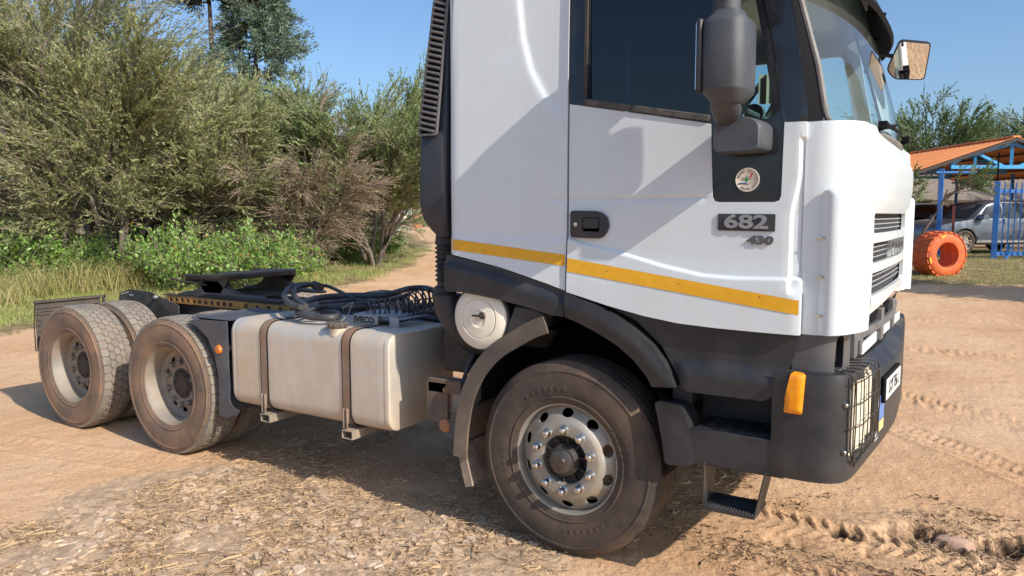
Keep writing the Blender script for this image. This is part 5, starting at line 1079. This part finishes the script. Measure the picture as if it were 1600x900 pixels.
def gpt3(px, py, dz=0): p = gp(px, py); return (p[0], p[1], p[2]+dz)
def spot(px, t):      # a place at distance t along the sight line column px
    s = (px-800)/FPX*t; return (CAM[0]+FW2[0]*t+RT2[0]*s, CAM[1]+FW2[1]*t+RT2[1]*s, 0)
acacia('acacia_tree', 'large spreading grey-green thorn tree above the verge, leftmost of the big crowns, pale stems showing', spot(180, 19.5), 6.5, 5.6, 10, 10, 9, 9, 21)
acacia('acacia_tree', 'thorn tree cut off by the left frame edge, behind tall grass', spot(-60, 20.5), 7.0, 5.0, 8, 9, 9, 8, 19)
acacia('acacia_tree', 'tall thorn tree standing behind the big spreading one, its twiggy top against the sky', spot(90, 25), 9.3, 4.8, 8, 9, 8, 7, 13, lm_=acd)
acacia('acacia_tree', 'dark leafy tree filling the space under the tall conifers', spot(385, 30), 7.4, 3.4, 7, 9, 8, 8, 16, lm_=acd, lf=.055)
acacia('acacia_tree', 'second row thorn tree seen over the left shoulder of the spreading one', spot(20, 23), 9.0, 4.8, 8, 9, 8, 7, 15)
acacia('acacia_tree', 'olive thorn tree between the brown vine thicket and the spreading tree', spot(345, 22.5), 5.2, 4.0, 8, 9, 9, 8, 19)
acacia('acacia_tree', 'green feathery thorn tree leaning over the far gate, rightmost of the thicket', spot(585, 25), 5.7, 3.9, 9, 10, 9, 9, 18, lm_=acg, up=.5, low=.28)
acacia('vine_thicket', 'brown tangle of dry vines and twigs between the thorn trees', spot(462, 22.0), 4.3, 1.5, 8, 10, 9, 9, 2, lm_=acm, tw=twigd, bk=barkd, lf=.04, droop=.9)
acacia('acacia_tree', 'bushy thorn tree filling the gap left of the brown vines', spot(245, 26), 7.4, 4.4, 7, 8, 8, 7, 12, lm_=acd)
acacia('acacia_tree', 'dense green thorn tree just left of the one leaning over the far gate', spot(535, 28), 6.0, 3.6, 7, 9, 9, 8, 16, lm_=acg)
acacia('acacia_tree', 'thorn tree with reddish bare twigs showing above the brown vines', spot(500, 29), 6.2, 3.2, 6, 8, 8, 7, 8, lm_=acm, tw=twigd)
# right side
acacia('acacia_tree', 'feathery dark green tree rising behind the orange carport roof', spot(1440, 43), 7.4, 4.6, 9, 9, 8, 8, 18, lm_=acr, lf=.065, low=.3, up=.15, droop=.2, group='trees behind the carport')
acacia('acacia_tree', 'feathery tree behind the right end of the carport roof', spot(1650, 44), 7.4, 4.2, 7, 8, 8, 8, 16, lm_=acr, lf=.065, low=.3, up=.15, droop=.2, group='trees behind the carport')
acacia('acacia_tree', 'tree just beyond the right edge of the frame, reflected in the windshield', spot(1860, 27), 7.2, 2.0, 5, 8, 8, 6, 12, lm_=acd, group='trees behind the carport')
acacia('acacia_tree', 'thorn tree past the right edge of the frame, shading the carport and the suv', spot(2090, 19.5), 6.2, 3.0, 5, 7, 7, 6, 10, lm_=acr, group='trees behind the carport')
acacia('hanging_branch_tree', 'low leafy tree beside the left carport post, its dark fronds hanging over the roof edge', spot(1412, 20.0), 2.9, .9, 4, 3, 4, 6, 26, lm_=acr, up=.15, droop=.2, lf=.035, group=None, low=.75)
# far-off wood along the horizon
def far_wood():
    Vs = []; Fs = []; n0 = 0
    for i in range(150):
        a = a0+math.radians(-62+124*(i+rng.random())/150); d = 105+45*rng.random(); cx_, cy_ = CAM[0]+d*math.cos(a), CAM[1]+d*math.sin(a); z0 = float(hbig(cx_, cy_)); H_ = 4.5+4*rng.random(); R_ = 3+2.5*rng.random(); m_ = 420
        p = unit(rng.normal(0, 1, (m_, 3)))*(rng.random((m_, 1))**.4)*[R_, R_, H_*.5]; p *= .75+.5*fbm(p[:, :1]*.8+i, p[:, 2:]*.8, 2, i); p += [cx_, cy_, z0+H_*.5]; q = unit(rng.normal(0, 1, (m_, 3))); r_ = unit(np.cross(q, rng.normal(0, 1, (m_, 3)))); s = .20+.22*rng.random((m_, 1))
        Vs.append(np.stack([p-q*s, p+r_*s*.8, p+q*s, p-r_*s*.8], 1).reshape(-1, 3)); b_ = n0+np.arange(m_)[:, None]*4; Fs += [b_+[0, 1, 2], b_+[0, 2, 3]]; n0 += m_*4
    tag(npmesh('distant_wood', np.vstack(Vs), np.vstack(Fs), leafmat('distant_leaves', [(.13, .18, .08), (.19, .24, .12), (.10, .14, .07)], .2)), 'distant line of bush closing the horizon beyond the yard', 'wood', kind='stuff')
far_wood()
# leafy green shrubs (bright, with small orange flowers)
shm = leafmat('shrub_leaves', [(.14, .27, .045), (.20, .35, .065), (.27, .42, .10), (.10, .19, .035), (.32, .44, .14)], .25, .4)
flow = leafmat('orange_flowers', [(.70, .42, .08), (.72, .30, .06), (.70, .55, .18)], .1)
def shrub(label, px, t, H_, R_, n=2600, fl=60, mt_=None):
    pos = np.array(spot(px, t)); pos[2] = gz(pos[0], pos[1]); root = thing('leafy_shrub', label, 'shrub', tuple(pos), 0, 'leafy shrubs under the thorn trees'); m_ = 60; a = rng.random(m_)*2*PI; r_ = R_*np.sqrt(rng.random(m_))
    P0 = []
    for i in range(m_):
        tip = np.array([r_[i]*math.cos(a[i]), r_[i]*math.sin(a[i]), H_*(.55+.45*rng.random())*math.sqrt(max(.1, 1-(r_[i]/R_)**2*.75))]); b_ = np.array([tip[0]*.3, tip[1]*.3, 0]); P0.append([b_+(tip-b_)*k/4+rng.normal(0, .03, 3)+np.array([0, 0, .1*math.sin(k/4*PI)]) for k in range(5)])
    P0 = np.array(P0); B, _ = grow(P0, 1, 7, .2, 1, .7, .2, .25, .55, 4, .3, .15); V, F = join([tubes_np(P0, np.full(m_, .012), np.full(m_, .005), 4), tubes_np(B, np.full(len(B), .005), np.full(len(B), .003), 3)]); npmesh('stems', V, F, twigm, root)
    V, F = leaves_on(B, n//300, .045, .06, .9, .55, True); V2, F2 = leaves_on(P0, 30, .045, .08, .9, .55, True); V, F = join([(V, F), (V2, F2)]); npmesh('foliage', V, F, mt_ or shm, root)
    if fl: tips = B[rng.integers(0, len(B), fl), -1][:, None, :]+np.zeros((1, 2, 1)); V, F = leaves_on(tips+np.array([[[0, 0, 0], [.02, .02, .02]]]), 3, .017, .03, .5, .9, True); o = npmesh('flowers', V, F, flow, root); o['kind'] = 'stuff'
    return root
for lb, px, t, H_, R_, fl in (('bright leafy shrub with orange flowers in the middle of the thicket foot', 290, 18.3, 1.75, 1.6, 90), ('broad flowering shrub behind the fifth wheel, right of the tall dry grass', 400, 18.6, 1.7, 1.6, 110), ('shrub low on the left behind the wire fence post', 235, 20.5, 1.5, 1.2, 40),
        ('dark green shrub at the left edge of the frame', 10, 17.2, 2.0, 1.6, 20), ('rounded shrub at the far end of the row by the dirt path', 545, 26, 1.7, 1.2, 30), ('small shrub in front of the green gate', 600, 31, 1.1, .8, 0), ('leafy shrub right of the flowering one, against the brown vines', 470, 22.5, 1.8, 1.2, 40),
        ('dark shrub deep under the spreading thorn tree', 130, 18.4, 1.3, 1.2, 10), ('tall leafy shrub just behind the flowering shrub', 355, 22.5, 2.4, 1.6, 30)):
    shrub(lb, px, t, H_, R_, 3000, fl)
# dark conifers behind
def conifer(label, px, t, H_, R_, lm_, dens=1., z0=.35):
    pos = np.array(spot(px, t)); pos[2] = gz(pos[0], pos[1]); root = thing('conifer_tree', label, 'tree', tuple(pos), 0, 'conifers behind the thicket'); tr_ = np.array([[[.15*math.sin(k*.7), .1*math.cos(k), H_*k/9] for k in range(10)]])
    V, F = tubes_np(tr_, np.array([.26]), np.array([.04]), 9); npmesh('trunk', V, F, barkd, root, 3, True)
    m_ = int(70*dens); t_ = z0+(1-z0)*rng.random(m_); a = rng.random(m_)*2*PI; l = R_*(1.15-.8*t_**2)*(.6+.5*rng.random(m_)); P = np.stack([np.stack([l*u*np.cos(a), l*u*np.sin(a), H_*t_+l*.25*u-.12*l*u*u], 1) for u in np.linspace(0, 1, 6)], 1); P += rng.normal(0, .06, P.shape)
    B, _ = grow(P, 1, 12, .3, 1, .5, .1, .4, .9, 4, .2, .15); V, F = join([tubes_np(P, np.full(m_, .04), np.full(m_, .012), 5), tubes_np(B, np.full(len(B), .012), np.full(len(B), .005), 3)]); npmesh('branches', V, F, barkd, root)
    V, F = leaves_on(B, int(30), .10, .09, .8, .30); npmesh('crown', V, F, lm_, root); return root
cdm = leafmat('conifer_needles', [(.035, .055, .035), (.05, .08, .05), (.07, .10, .065)], .15); cdb = leafmat('blue_green_needles', [(.12, .18, .12), (.18, .25, .17), (.08, .12, .08)], .2)

def conifer_at(x, y, *a):
    global spot; s_ = spot; spot = lambda *_: (x, y, 0); r = conifer(a[0], 0, 0, *a[1:]); spot = s_; return r
conifer_at(8.0, 14.1, 'narrow dark conifer past the right edge of the frame, mirrored in the windshield', 7.2, 1.1, cdm, 1.5, .08)
conifer('tall dark conifer with a bare reddish trunk rising above the thorn trees', 343, 36, 14.0, 2.6, cdm, 1.1, .79); conifer('blue-green conifer with drooping layers right of the bare-trunked one', 410, 37, 12.0, 3.6, cdb, 1.9, .38)

# ================================================================ FENCE POST, FAR GATE
p = gp(212, 437); fp_ = thing('fence_post', 'thin brown fence post standing in the tall grass below the thorn tree', 'fence post', tuple(p)); MB().loft([[(.045*math.cos(a)*k+ox, .045*math.sin(a)*k, z) for a in np.linspace(0, 2*PI, 8)[:-1]] for z, k, ox in ((-.1, 1, 0), (.6, .9, .01), (1.3, .85, .0))]).build('post', M('old_wood', (.12, .08, .06), (.18, .13, .10), sc=15, rough=.9), fp_)
def frame2(px, t):
    q = np.array(spot(px, t)); return q
tg_ = 52.; g0_ = np.array(spot(607, tg_)); g0_[2] = float(gz(g0_[0], g0_[1])); bw = np.array([RT2[0], RT2[1], 0]); fw3 = np.array([FW2[0], FW2[1], 0])
greenm = M('green_gate_paint', (.05, .13, .11), (.07, .16, .13), rough=.5); greyg = M('galvanised', (.30, .36, .36), (.38, .42, .42), rough=.5)
gate = thing('palisade_gate', 'green barred gate standing open at the far end of the dirt path', 'gate', tuple(g0_)); ax = lambda u, v, w_=0: tuple(bw*u+fw3*w_+np.array([0, 0, v]))
fr = MB().bar(ax(0, 0), ax(0, 2.1), .08).bar(ax(.75, 0), ax(.75, 2.1), .08).bar(ax(0, 2.05), ax(.75, 2.05), .06).bar(ax(0, .15), ax(.75, .15), .06).build('gate_frame', greyg, gate)
for i in range(6): MB().bar(ax(.1+i*.11, .1), ax(.1+i*.11, 2.0), .05, .03).build('bar', greenm, gate)
gate2 = thing('palisade_gate', 'narrow silver gate leaf with a pale notice, right of the green one', 'gate', tuple(g0_+bw*.95)); MB().bar(ax(0, 0), ax(0, 2.25), .07).bar(ax(.62, 0), ax(.62, 2.2), .07).bar(ax(0, 2.1), ax(.62, 2.1), .05).bar(ax(0, .2), ax(.62, .2), .05).build('gate_frame', greyg, gate2)
for i in range(5): MB().bar(ax(.1+i*.1, .2), ax(.1+i*.1, 2.3), .045, .03).build('bar', greyg, gate2)
MB().obox(ax(.2, .95, -.06), bw*.13, fw3*.01, (0, 0, .22)).build('notice', M('notice_board', (.75, .73, .55), rough=.5), gate2)
ff_ = thing('palisade_fence', 'dark green fence behind the leaning thorn trunk, left of the gate', 'fence', tuple(g0_-bw*1.6))
for i in range(12): MB().bar(ax(.0+i*.13, .0), ax(i*.13, 1.8), .06, .03).build('bar', greenm, ff_)
MB().bar(ax(0, .4), ax(1.5, .4), .05).bar(ax(0, 1.5), ax(1.5, 1.5), .05).build('rail', greenm, ff_)
wl = np.array(spot(655, 62)); wl[2] = gz(wl[0], wl[1]); wallm = M('orange_brick_wall', (.42, .20, .10), (.36, .17, .09), rough=.85)
wt = thing('brick_wall', 'low orange brick wall beyond the far gate', 'wall', tuple(wl)); MB().obox(ax(-1, .55), bw*1.3, fw3*.15, (0, 0, .58)).build('wall_body', wallm, wt); MB().obox(ax(-1, 1.15), bw*1.35, fw3*.2, (0, 0, .05)).build('coping', wallm, wt)
sh_ = np.array(spot(672, 70)); sh_[2] = gz(sh_[0], sh_[1]); sd = thing('metal_shed', 'blue-grey sheet metal shed far behind the cab', 'shed', tuple(sh_)); MB().obox(ax(1.2, 1.5), bw*1.8, fw3*1.5, (0, 0, 1.5)).build('shed_wall', M('blue_grey_sheet', (.12, .15, .19), (.16, .19, .22), rough=.6), sd)
for i in range(12): MB().obox(ax(-.5+i*.3, 1.5, -1.53), bw*.05, fw3*.03, (0, 0, 1.45)).build('sheet_rib', M('blue_grey_rib', (.10, .13, .17), rough=.6) if i == 0 else bpy.data.materials['blue_grey_rib'], sd)
MB().prism([(-.8, 3.0), (3.2, 3.0), (1.2, 3.6)], 1, -1.6, 1.6).build('shed_roof', greyg, sd); bpy.data.objects['shed_roof'].rotation_euler[2] = math.atan2(bw[1], bw[0])
acacia('acacia_tree', 'slim grey-trunked tree by the far brick wall behind the gate', spot(662, 66), 6.0, 2.2, 3, 7, 7, 6, 12, lm_=acm)
acacia('acacia_tree', 'distant thorn tree closing the end of the dirt path', spot(640, 95), 7.5, 5.0, 6, 8, 7, 6, 12, lm_=acg, lf=.09)

# ================================================================ CARPORT, CARS, GATE, PAINTED TYRE
CT = 24.; o0 = np.array(spot(1465, CT)); o0[2] = float(gz(o0[0], o0[1])); pxm = CT/FPX
def cu(px): return (px-1465)*pxm          # metres right of the front left post
def cz(py, t=CT): return CAM[2]-(py-335.5)/FPX*t-o0[2]
blue = M('blue_paint', (.02, .13, .42), (.03, .17, .50), sc=3, rough=.4, dust=.15, dcol=(.2, .25, .35)); blueL = M('light_blue_paint', (.05, .33, .68), (.07, .38, .74), sc=3, rough=.4); orange = M('orange_roof_sheet', (.95, .30, .085), (.95, .36, .11), sc=1.5, rough=.5, dust=.3, dcol=(.45, .22, .12), dsc=2)
cpt = thing('carport', 'open carport with an orange corrugated gable roof on blue posts and trusses', 'carport', tuple(o0))
Y0, DEP = -.2, 8.0; zc_ = cz(262); za = cz(218); ua = cu(1572); ul = cu(1418); zl = cz(270); ur = 2*ua-ul
for u, w_ in ((0, 0), (0, 3.2), (0, 6.6), (2*ua, 0), (2*ua, 3.2), (2*ua, 6.6)): MB().bar(ax(u, -.1, w_), ax(u, zc_-.05, w_), .15 if w_ == 0 else .11).build('post', blue, cpt, .01)
for w_ in (0, 3.2, 6.6):
    t_ = MB().bar(ax(cu(1478), zc_, w_), ax(2*ua-cu(1478), zc_, w_), .11); zt = cz(226); h1 = cz(246)
    t_.bar(ax(ua, zt, w_), ax(ua, zc_, w_), .09).bar(ax(cu(1500), cz(246), w_), ax(ua, zt, w_), .10).bar(ax(2*ua-cu(1500), cz(246), w_), ax(ua, zt, w_), .10)
    for sg_ in (0, 1):
        f_ = (lambda u: 2*ua-u) if sg_ else (lambda u: u); t_.bar(ax(f_(cu(1478)), zc_+.05, w_), ax(f_(cu(1500)), cz(246), w_), .08).bar(ax(f_(cu(1516)), zc_, w_), ax(f_(cu(1516)), cz(243), w_), .07).bar(ax(f_(cu(1520)), cz(242), w_), ax(f_(cu(1562)), zc_, w_), .08)
    t_.build('truss', blueL, cpt)
MB().bar(ax(cu(1455), zc_-.16, -.05), ax(cu(1530), zc_-.16, -.05), .06).bar(ax(0, zc_-.13, 0), ax(0, zc_-.13, 6.6), .12).build('beam', blue, cpt)
rm = MB(); nn2 = 60
def slope(side_):
    mb = MB(); rings = []
    for i in range(121):
        w_ = Y0+(DEP-Y0)*i/120; zz = .035*(abs((i % 4)-2)-1)
        e0 = np.array(ax(ua, za, w_)); e1 = np.array(ax(ul if side_ == 0 else ur, zl, w_)); rings.append([e0+(0, 0, zz), e1+(0, 0, zz), e1+(0, 0, zz-.012), e0+(0, 0, zz-.012)])
    return mb.loft(rings, True, True)
slope(0).build('roof_sheet', orange, cpt, 0, 60); slope(1).build('roof_sheet', orange, cpt, 0, 60)
MB().bar(ax(ua, za+.04, Y0), ax(ua, za+.04, DEP), .24, .04).build('ridge_cap', orange, cpt)
MB().bar(ax(ul, zl-.05, Y0), ax(ua, za-.05, Y0), .05, .09).bar(ax(ur, zl-.05, Y0), ax(ua, za-.05, Y0), .05, .09).build('barge_board', M('dark_barge', (.06, .045, .04), rough=.8), cpt)
for k in range(5):
    for sg_ in (0, 1):
        f_ = (lambda u: 2*ua-u) if sg_ else (lambda u: u); u = ul+(ua-ul)*(k+.5)/5; z = zl+(za-zl)*(k+.5)/5-.10; MB().bar(ax(f_(u), z, Y0), ax(f_(u), z, DEP), .07).build('purlin', M('purlin_wood', (.12, .08, .055), rough=.9) if (k, sg_) == (0, 0) else bpy.data.materials['purlin_wood'], cpt)
# thatched shelter behind
t2 = np.array(spot(1500, 33)); t2[2] = gz(t2[0], t2[1]); th = thing('thatched_shelter', 'long low thatched shelter in the shade behind the carport', 'shelter', tuple(t2)); TT = 33/FPX
def tz(py): return CAM[2]-(py-335.5)*TT-t2[2]
thm = M('thatch', (.27, .215, .165), (.18, .14, .11), sc=5, rough=.95, bump=1, bsc=40)
MB().loft([[ax(u, tz(316), -.3), ax(u, tz(313), -.35), ax(u, tz(262), 3.2), ax(u, tz(262)+.1, 3.4)] for u in np.linspace(-7, 9, 40)], False, False).build('thatch_roof', thm, th)
Vb = []; n_ = 16000; u = rng.uniform(-7, 9, n_); v = rng.random(n_); lx = np.array([ax(a, tz(316)+(tz(262)-tz(316))*c_-.05, -.33+3.5*c_) for a, c_ in zip(u, v)]); d = -np.array(ax(0, tz(262)-tz(316), 3.5)); d /= np.linalg.norm(d); d = d+rng.normal(0, .12, (n_, 3)); s = np.array(bw)*.018
Vt = np.stack([lx-s, lx+s, lx+d*.4+[0, 0, .05]], 1).reshape(-1, 3); o = npmesh('thatch_straw', Vt, np.arange(3*n_).reshape(-1, 3), leafmat('thatch_stalks', [(.24, .19, .145), (.40, .32, .24), (.13, .10, .08)], 0, .95), th); o['kind'] = 'stuff'
for u in np.linspace(-6.5, 8.5, 8): MB().bar(ax(u, 0, 0), ax(u, tz(316), 0), .14).build('post', barkd, th)
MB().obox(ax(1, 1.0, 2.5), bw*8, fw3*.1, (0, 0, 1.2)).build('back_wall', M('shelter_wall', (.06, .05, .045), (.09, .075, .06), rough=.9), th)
# ---- cars
def car(name, label, origin, hd, paint, glassd, L_=4.75, H_=1.72, W2=.95, group=None):
    "hd: unit vector to the car's nose"
    r = thing(name, label, 'car', tuple(origin), math.atan2(hd[1], hd[0]), group); wb = (1.42, -1.42); WR = .385
    top = smooth_curve([(-2.36, .95), (-2.34, 1.12), (-2.22, 1.20), (-1.95, 1.52), (-1.6, 1.66), (-.6, H_), (.1, H_-.01), (.55, 1.60), (1.05, 1.24), (1.25, 1.13), (1.9, 1.04), (2.25, .92), (2.38, .72)], 6)
    tx = [q[0] for q in top]; tz_ = [q[1] for q in top]; rings = []
    for x in list(np.linspace(-2.36, 2.38, 90)):
        zt = float(np.interp(x, tx, tz_)); zb = .30+.12*float(sstep(abs(x), 2.0, 2.38))
        for w_ in wb:
            d_ = abs(x-w_)
            if d_ < WR+.06: zb = max(zb, .37+math.sqrt(max(0, (WR+.06)**2-d_**2)))
        tap = 1-.14*float(sstep(x, 1.6, 2.4))-.10*float(sstep(-x, 1.8, 2.4)); w0 = W2*tap; belt = min(1.12, zt-.03); gh = max(0, zt-belt); ws_ = w0*(1-.25*min(1, gh/.5))
        ring = [(x, 0, zb), (x, -w0*.92, zb), (x, -w0, max(zb+.01, .55)), (x, -w0*1.01, max(zb+.02, .80)), (x, -w0*.985, max(belt-.10, zb+.03)), (x, -w0*.96, belt), (x, -ws_-.02, zt-.06*min(1, gh*4)), (x, -ws_*.86, zt-.008), (x, 0, zt+.012*min(1, gh*3))]
        rings.append(ring+[(a, -b_, c) for a, b_, c in ring[::-1][1:-1]])
    body = MB().loft(rings).build('body', paint, r, 0, 32)
    def sidept(x, z, off=.016):
        zt = float(np.interp(x, tx, tz_)); tap = 1-.14*float(sstep(x, 1.6, 2.4))-.10*float(sstep(-x, 1.8, 2.4)); w0 = W2*tap; belt = min(1.12, zt-.03); gh = max(0, zt-belt); ws_ = w0*(1-.25*min(1, gh/.5)); k = max(0, min(1, (z-belt)/max(gh-.06, .01)))
        return (x, -(w0*.96*(1-k)+(ws_+.02)*k)-off, z)
    for sd_ in (1, -1):
        for pts in ([(.98, 1.15), (.52, 1.52), (.10, 1.60), (.02, 1.60), (.02, 1.15)], [(-.05, 1.15), (-.05, 1.61), (-.95, 1.60), (-.95, 1.15)], [(-1.03, 1.15), (-1.03, 1.59), (-1.55, 1.55), (-2.0, 1.30), (-1.95, 1.18)]):
            me = sheet(pts, lambda x, z: tuple(np.array(sidept(x, z))*(1, sd_, 1)), .12, (0, .004*sd_, 0)); me.build('side_window', glassd, body)
        MB().tube([tuple(np.array(sidept(x, z, .024))*(1, sd_, 1)) for x, z in [(1.02, 1.13), (.55, 1.54), (.1, 1.635), (-.9, 1.635), (-1.55, 1.58), (-2.03, 1.30)]], .012, 5).build('window_trim', chrome, body)
        for x0 in (.0, -.99): MB().box(x0-.004, x0+.004, -(W2*1.0+.004)*sd_, -(W2*.95)*sd_, .5, 1.12).build('door_gap', dark, body)
        for x0 in (.22, -.78): MB().box(x0-.09, x0+.09, -(W2*.99+.025)*sd_, -(W2*.97)*sd_, .985, 1.01).build('door_handle', paint, body, .01)
        MB().box(-1.0, 1.0, -(W2+.012)*sd_, -(W2*.96)*sd_, .37, .42).build('sill_trim', chrome, body)
        MB().loft([[(x, (-W2-y_)*sd_, z) for x, z in rpoly([(.78, 1.10), (1.0, 1.10), (.96, 1.27), (.80, 1.27)], .04)] for y_ in (-.02, .08, .22)]).build('wing_mirror', paint, body)
        for w_ in wb:
            wh = MB().lathe([(.20, .10), (.27, .02), (.33, .0), (.375, .02), (WR, .06), (WR, .20), (.3, .22)], 36).build('tyre', rubber, None); wh.parent = body; wh.location = (w_, (-W2+.0)*sd_, WR-.0); wh.rotation_euler[2] = 0 if sd_ > 0 else PI
            rmn = MB().lathe([(.27, .03), (.265, .02), (.25, .03), (.24, .06)], 36).lathe([(.06, .03), (.05, .015), (0, .012)], 16)
            for k in range(5):
                for e in (-.12, .12): a = 2*PI*k/5+e; rmn.bar((.05*math.cos(a), .03, .05*math.sin(a)), (.255*math.cos(a+e*.8), .028, .255*math.sin(a+e*.8)), .028, .02, up=(0, 1, 0))
            rmn.lathe([(.24, .08), (0, .08)], 20); q = rmn.build('rim', steel, wh, 0)
    fr_ = [(x_, s_*y_, z_) for x_, y_, z_ in ((2.26, .55, .80),) for s_ in (1, -1)]
    for x_, y_, z_ in fr_: MB().obox((x_-.05, y_*1.1, z_), (.09, 0, 0), (0, .16, 0), (0, 0, .055)).build('headlight', lensm, body, .02)
    MB().loft([[(1.20, y, 1.17), (.55, y*.82, 1.605), (.54, y*.82, 1.602), (1.19, y, 1.165)] for y in (-.80, .80)]).build('windscreen', glassd, body)
    return r
carp = M('steel_blue_car_paint', (.13, .155, .195), (.13, .155, .195), rough=.3, metal=.4, coat=.6); card = M('black_car_paint', (.012, .013, .016), rough=.2, coat=1); cgl = M('car_window_dark', (.03, .04, .05), rough=.08, spec=.6)
hdv = -RT2*1.0
wc = np.array(spot(1530, 25.4)); wc[2] = float(gz(wc[0], wc[1]))+.02
car('parked_car', 'steel-blue suv parked side-on under the carport behind the blue gate', wc, hdv*1.0+FW2*-.20, carp, cgl, group='cars parked by the carport')
wc2 = np.array(spot(1440, 30)); wc2[2] = float(gz(wc2[0], wc2[1])); car('parked_car', 'black car in the shade behind the left carport post', wc2, -FW2*.9-RT2*.4, card, cgl, group='cars parked by the carport')
# ---- blue gate
gt = np.array(spot(1553, 22)); gt[2] = float(gz(gt[0], gt[1])); GS = 22/FPX; bg_ = thing('palisade_gate', 'blue steel gate with upright bars in front of the suv', 'gate', tuple(gt))
def gzz(py): return CAM[2]-(py-335.5)*GS-gt[2]
MB().bar(ax(0, -.1), ax(0, gzz(284)), .15).build('gate_post', blue, bg_, .01)
for py in (299, 396): MB().bar(ax(.05, gzz(py), 0), ax(2.6, gzz(py), 0), .05, .10).build('rail', blue, bg_)
for i in range(15): MB().bar(ax(.19+i*.165, gzz(400), -.03), ax(.19+i*.165, gzz(286), -.03), .035).build('bar', blue, bg_)
MB().bar(ax(-.15, gzz(418), -.4), ax(.5, gzz(392), -.02), .05).build('brace', blue, bg_)
sg_ = np.array(spot(1487, 23.2)); sg_[2] = float(gz(sg_[0], sg_[1])); sp2 = thing('steel_stake', 'thin rust-red stake between the carport post and the suv bonnet', 'stake', tuple(sg_)); MB().bar((0, 0, -.1), (0, 0, 1.55), .07).build('stake', M('stake_red', (.22, .05, .04), (.16, .06, .05), rough=.8), sp2)
pn = np.array(spot(1552, 22.6)); pn[2] = float(gz(pn[0], pn[1])); sp3 = thing('steel_stake', 'slender dark pole rising above the blue gate post', 'pole', tuple(pn)); MB().bar((0, 0, -.1), (0, 0, 3.1), .045).build('pole', dark, sp3)
# ---- orange painted tyre, standing up
_q = gp(1466, 431); _q = gp(1479, 431); tpx = (_q[0], _q[1]); bz = float(gz(tpx[0], tpx[1])); TR = .555; opm = M('orange_tyre_paint', (.72, .145, .03), (.60, .11, .025), sc=6, rough=.6, dust=.35, dcol=(.30, .10, .05), dsc=6); rot = math.atan2(RT2[1], RT2[0])+.20
ot = thing('painted_tyre', 'large tractor tyre painted orange, standing upright on the grass by the carport', 'tyre', (tpx[0], tpx[1], bz+TR-.05), rot)
pr = [(.30, .03), (.31, .0), (.36, -.012), (.46, .0), (.52, .03), (.555, .09), (.56, .30), (.555, .51), (.52, .57), (.46, .60), (.36, .61), (.31, .60), (.30, .57), (.33, .3)]
MB().lathe(pr, 64, closed=True).build('tyre_body', opm, ot, 0, 50)
for k in range(22):
    for sd_ in (0, 1):
        a = 2*PI*(k+.5*sd_)/22; rows = []
        for y, da, wd_ in ((.012, 0, .050), (.10, .02, .050), (.27, .09, .042)):
            y = y if sd_ == 0 else .60-y; rows.append([((r_)*math.cos(a+da+s_*wd_*2), y, (r_)*math.sin(a+da+s_*wd_*2)) for r_, s_ in ((.53, -1), (.583 if .05 < y < .55 else .568, -1), (.583 if .05 < y < .55 else .568, 1), (.53, 1))])
        MB().loft(rows).build('tread_lug', opm, ot, .006)
for a, r_ in ((1.9, .47), (3.4, .49)): MB().obox((r_*math.cos(a), -.004, r_*math.sin(a)), (-.07*math.sin(a), 0, .07*math.cos(a)), (0, .012, 0), (.022*math.cos(a), 0, .022*math.sin(a))).build('paint_patch', M('yellow_paint_patch', (.85, .45, .04), rough=.6) if a < 2 else bpy.data.materials['yellow_paint_patch'], ot)
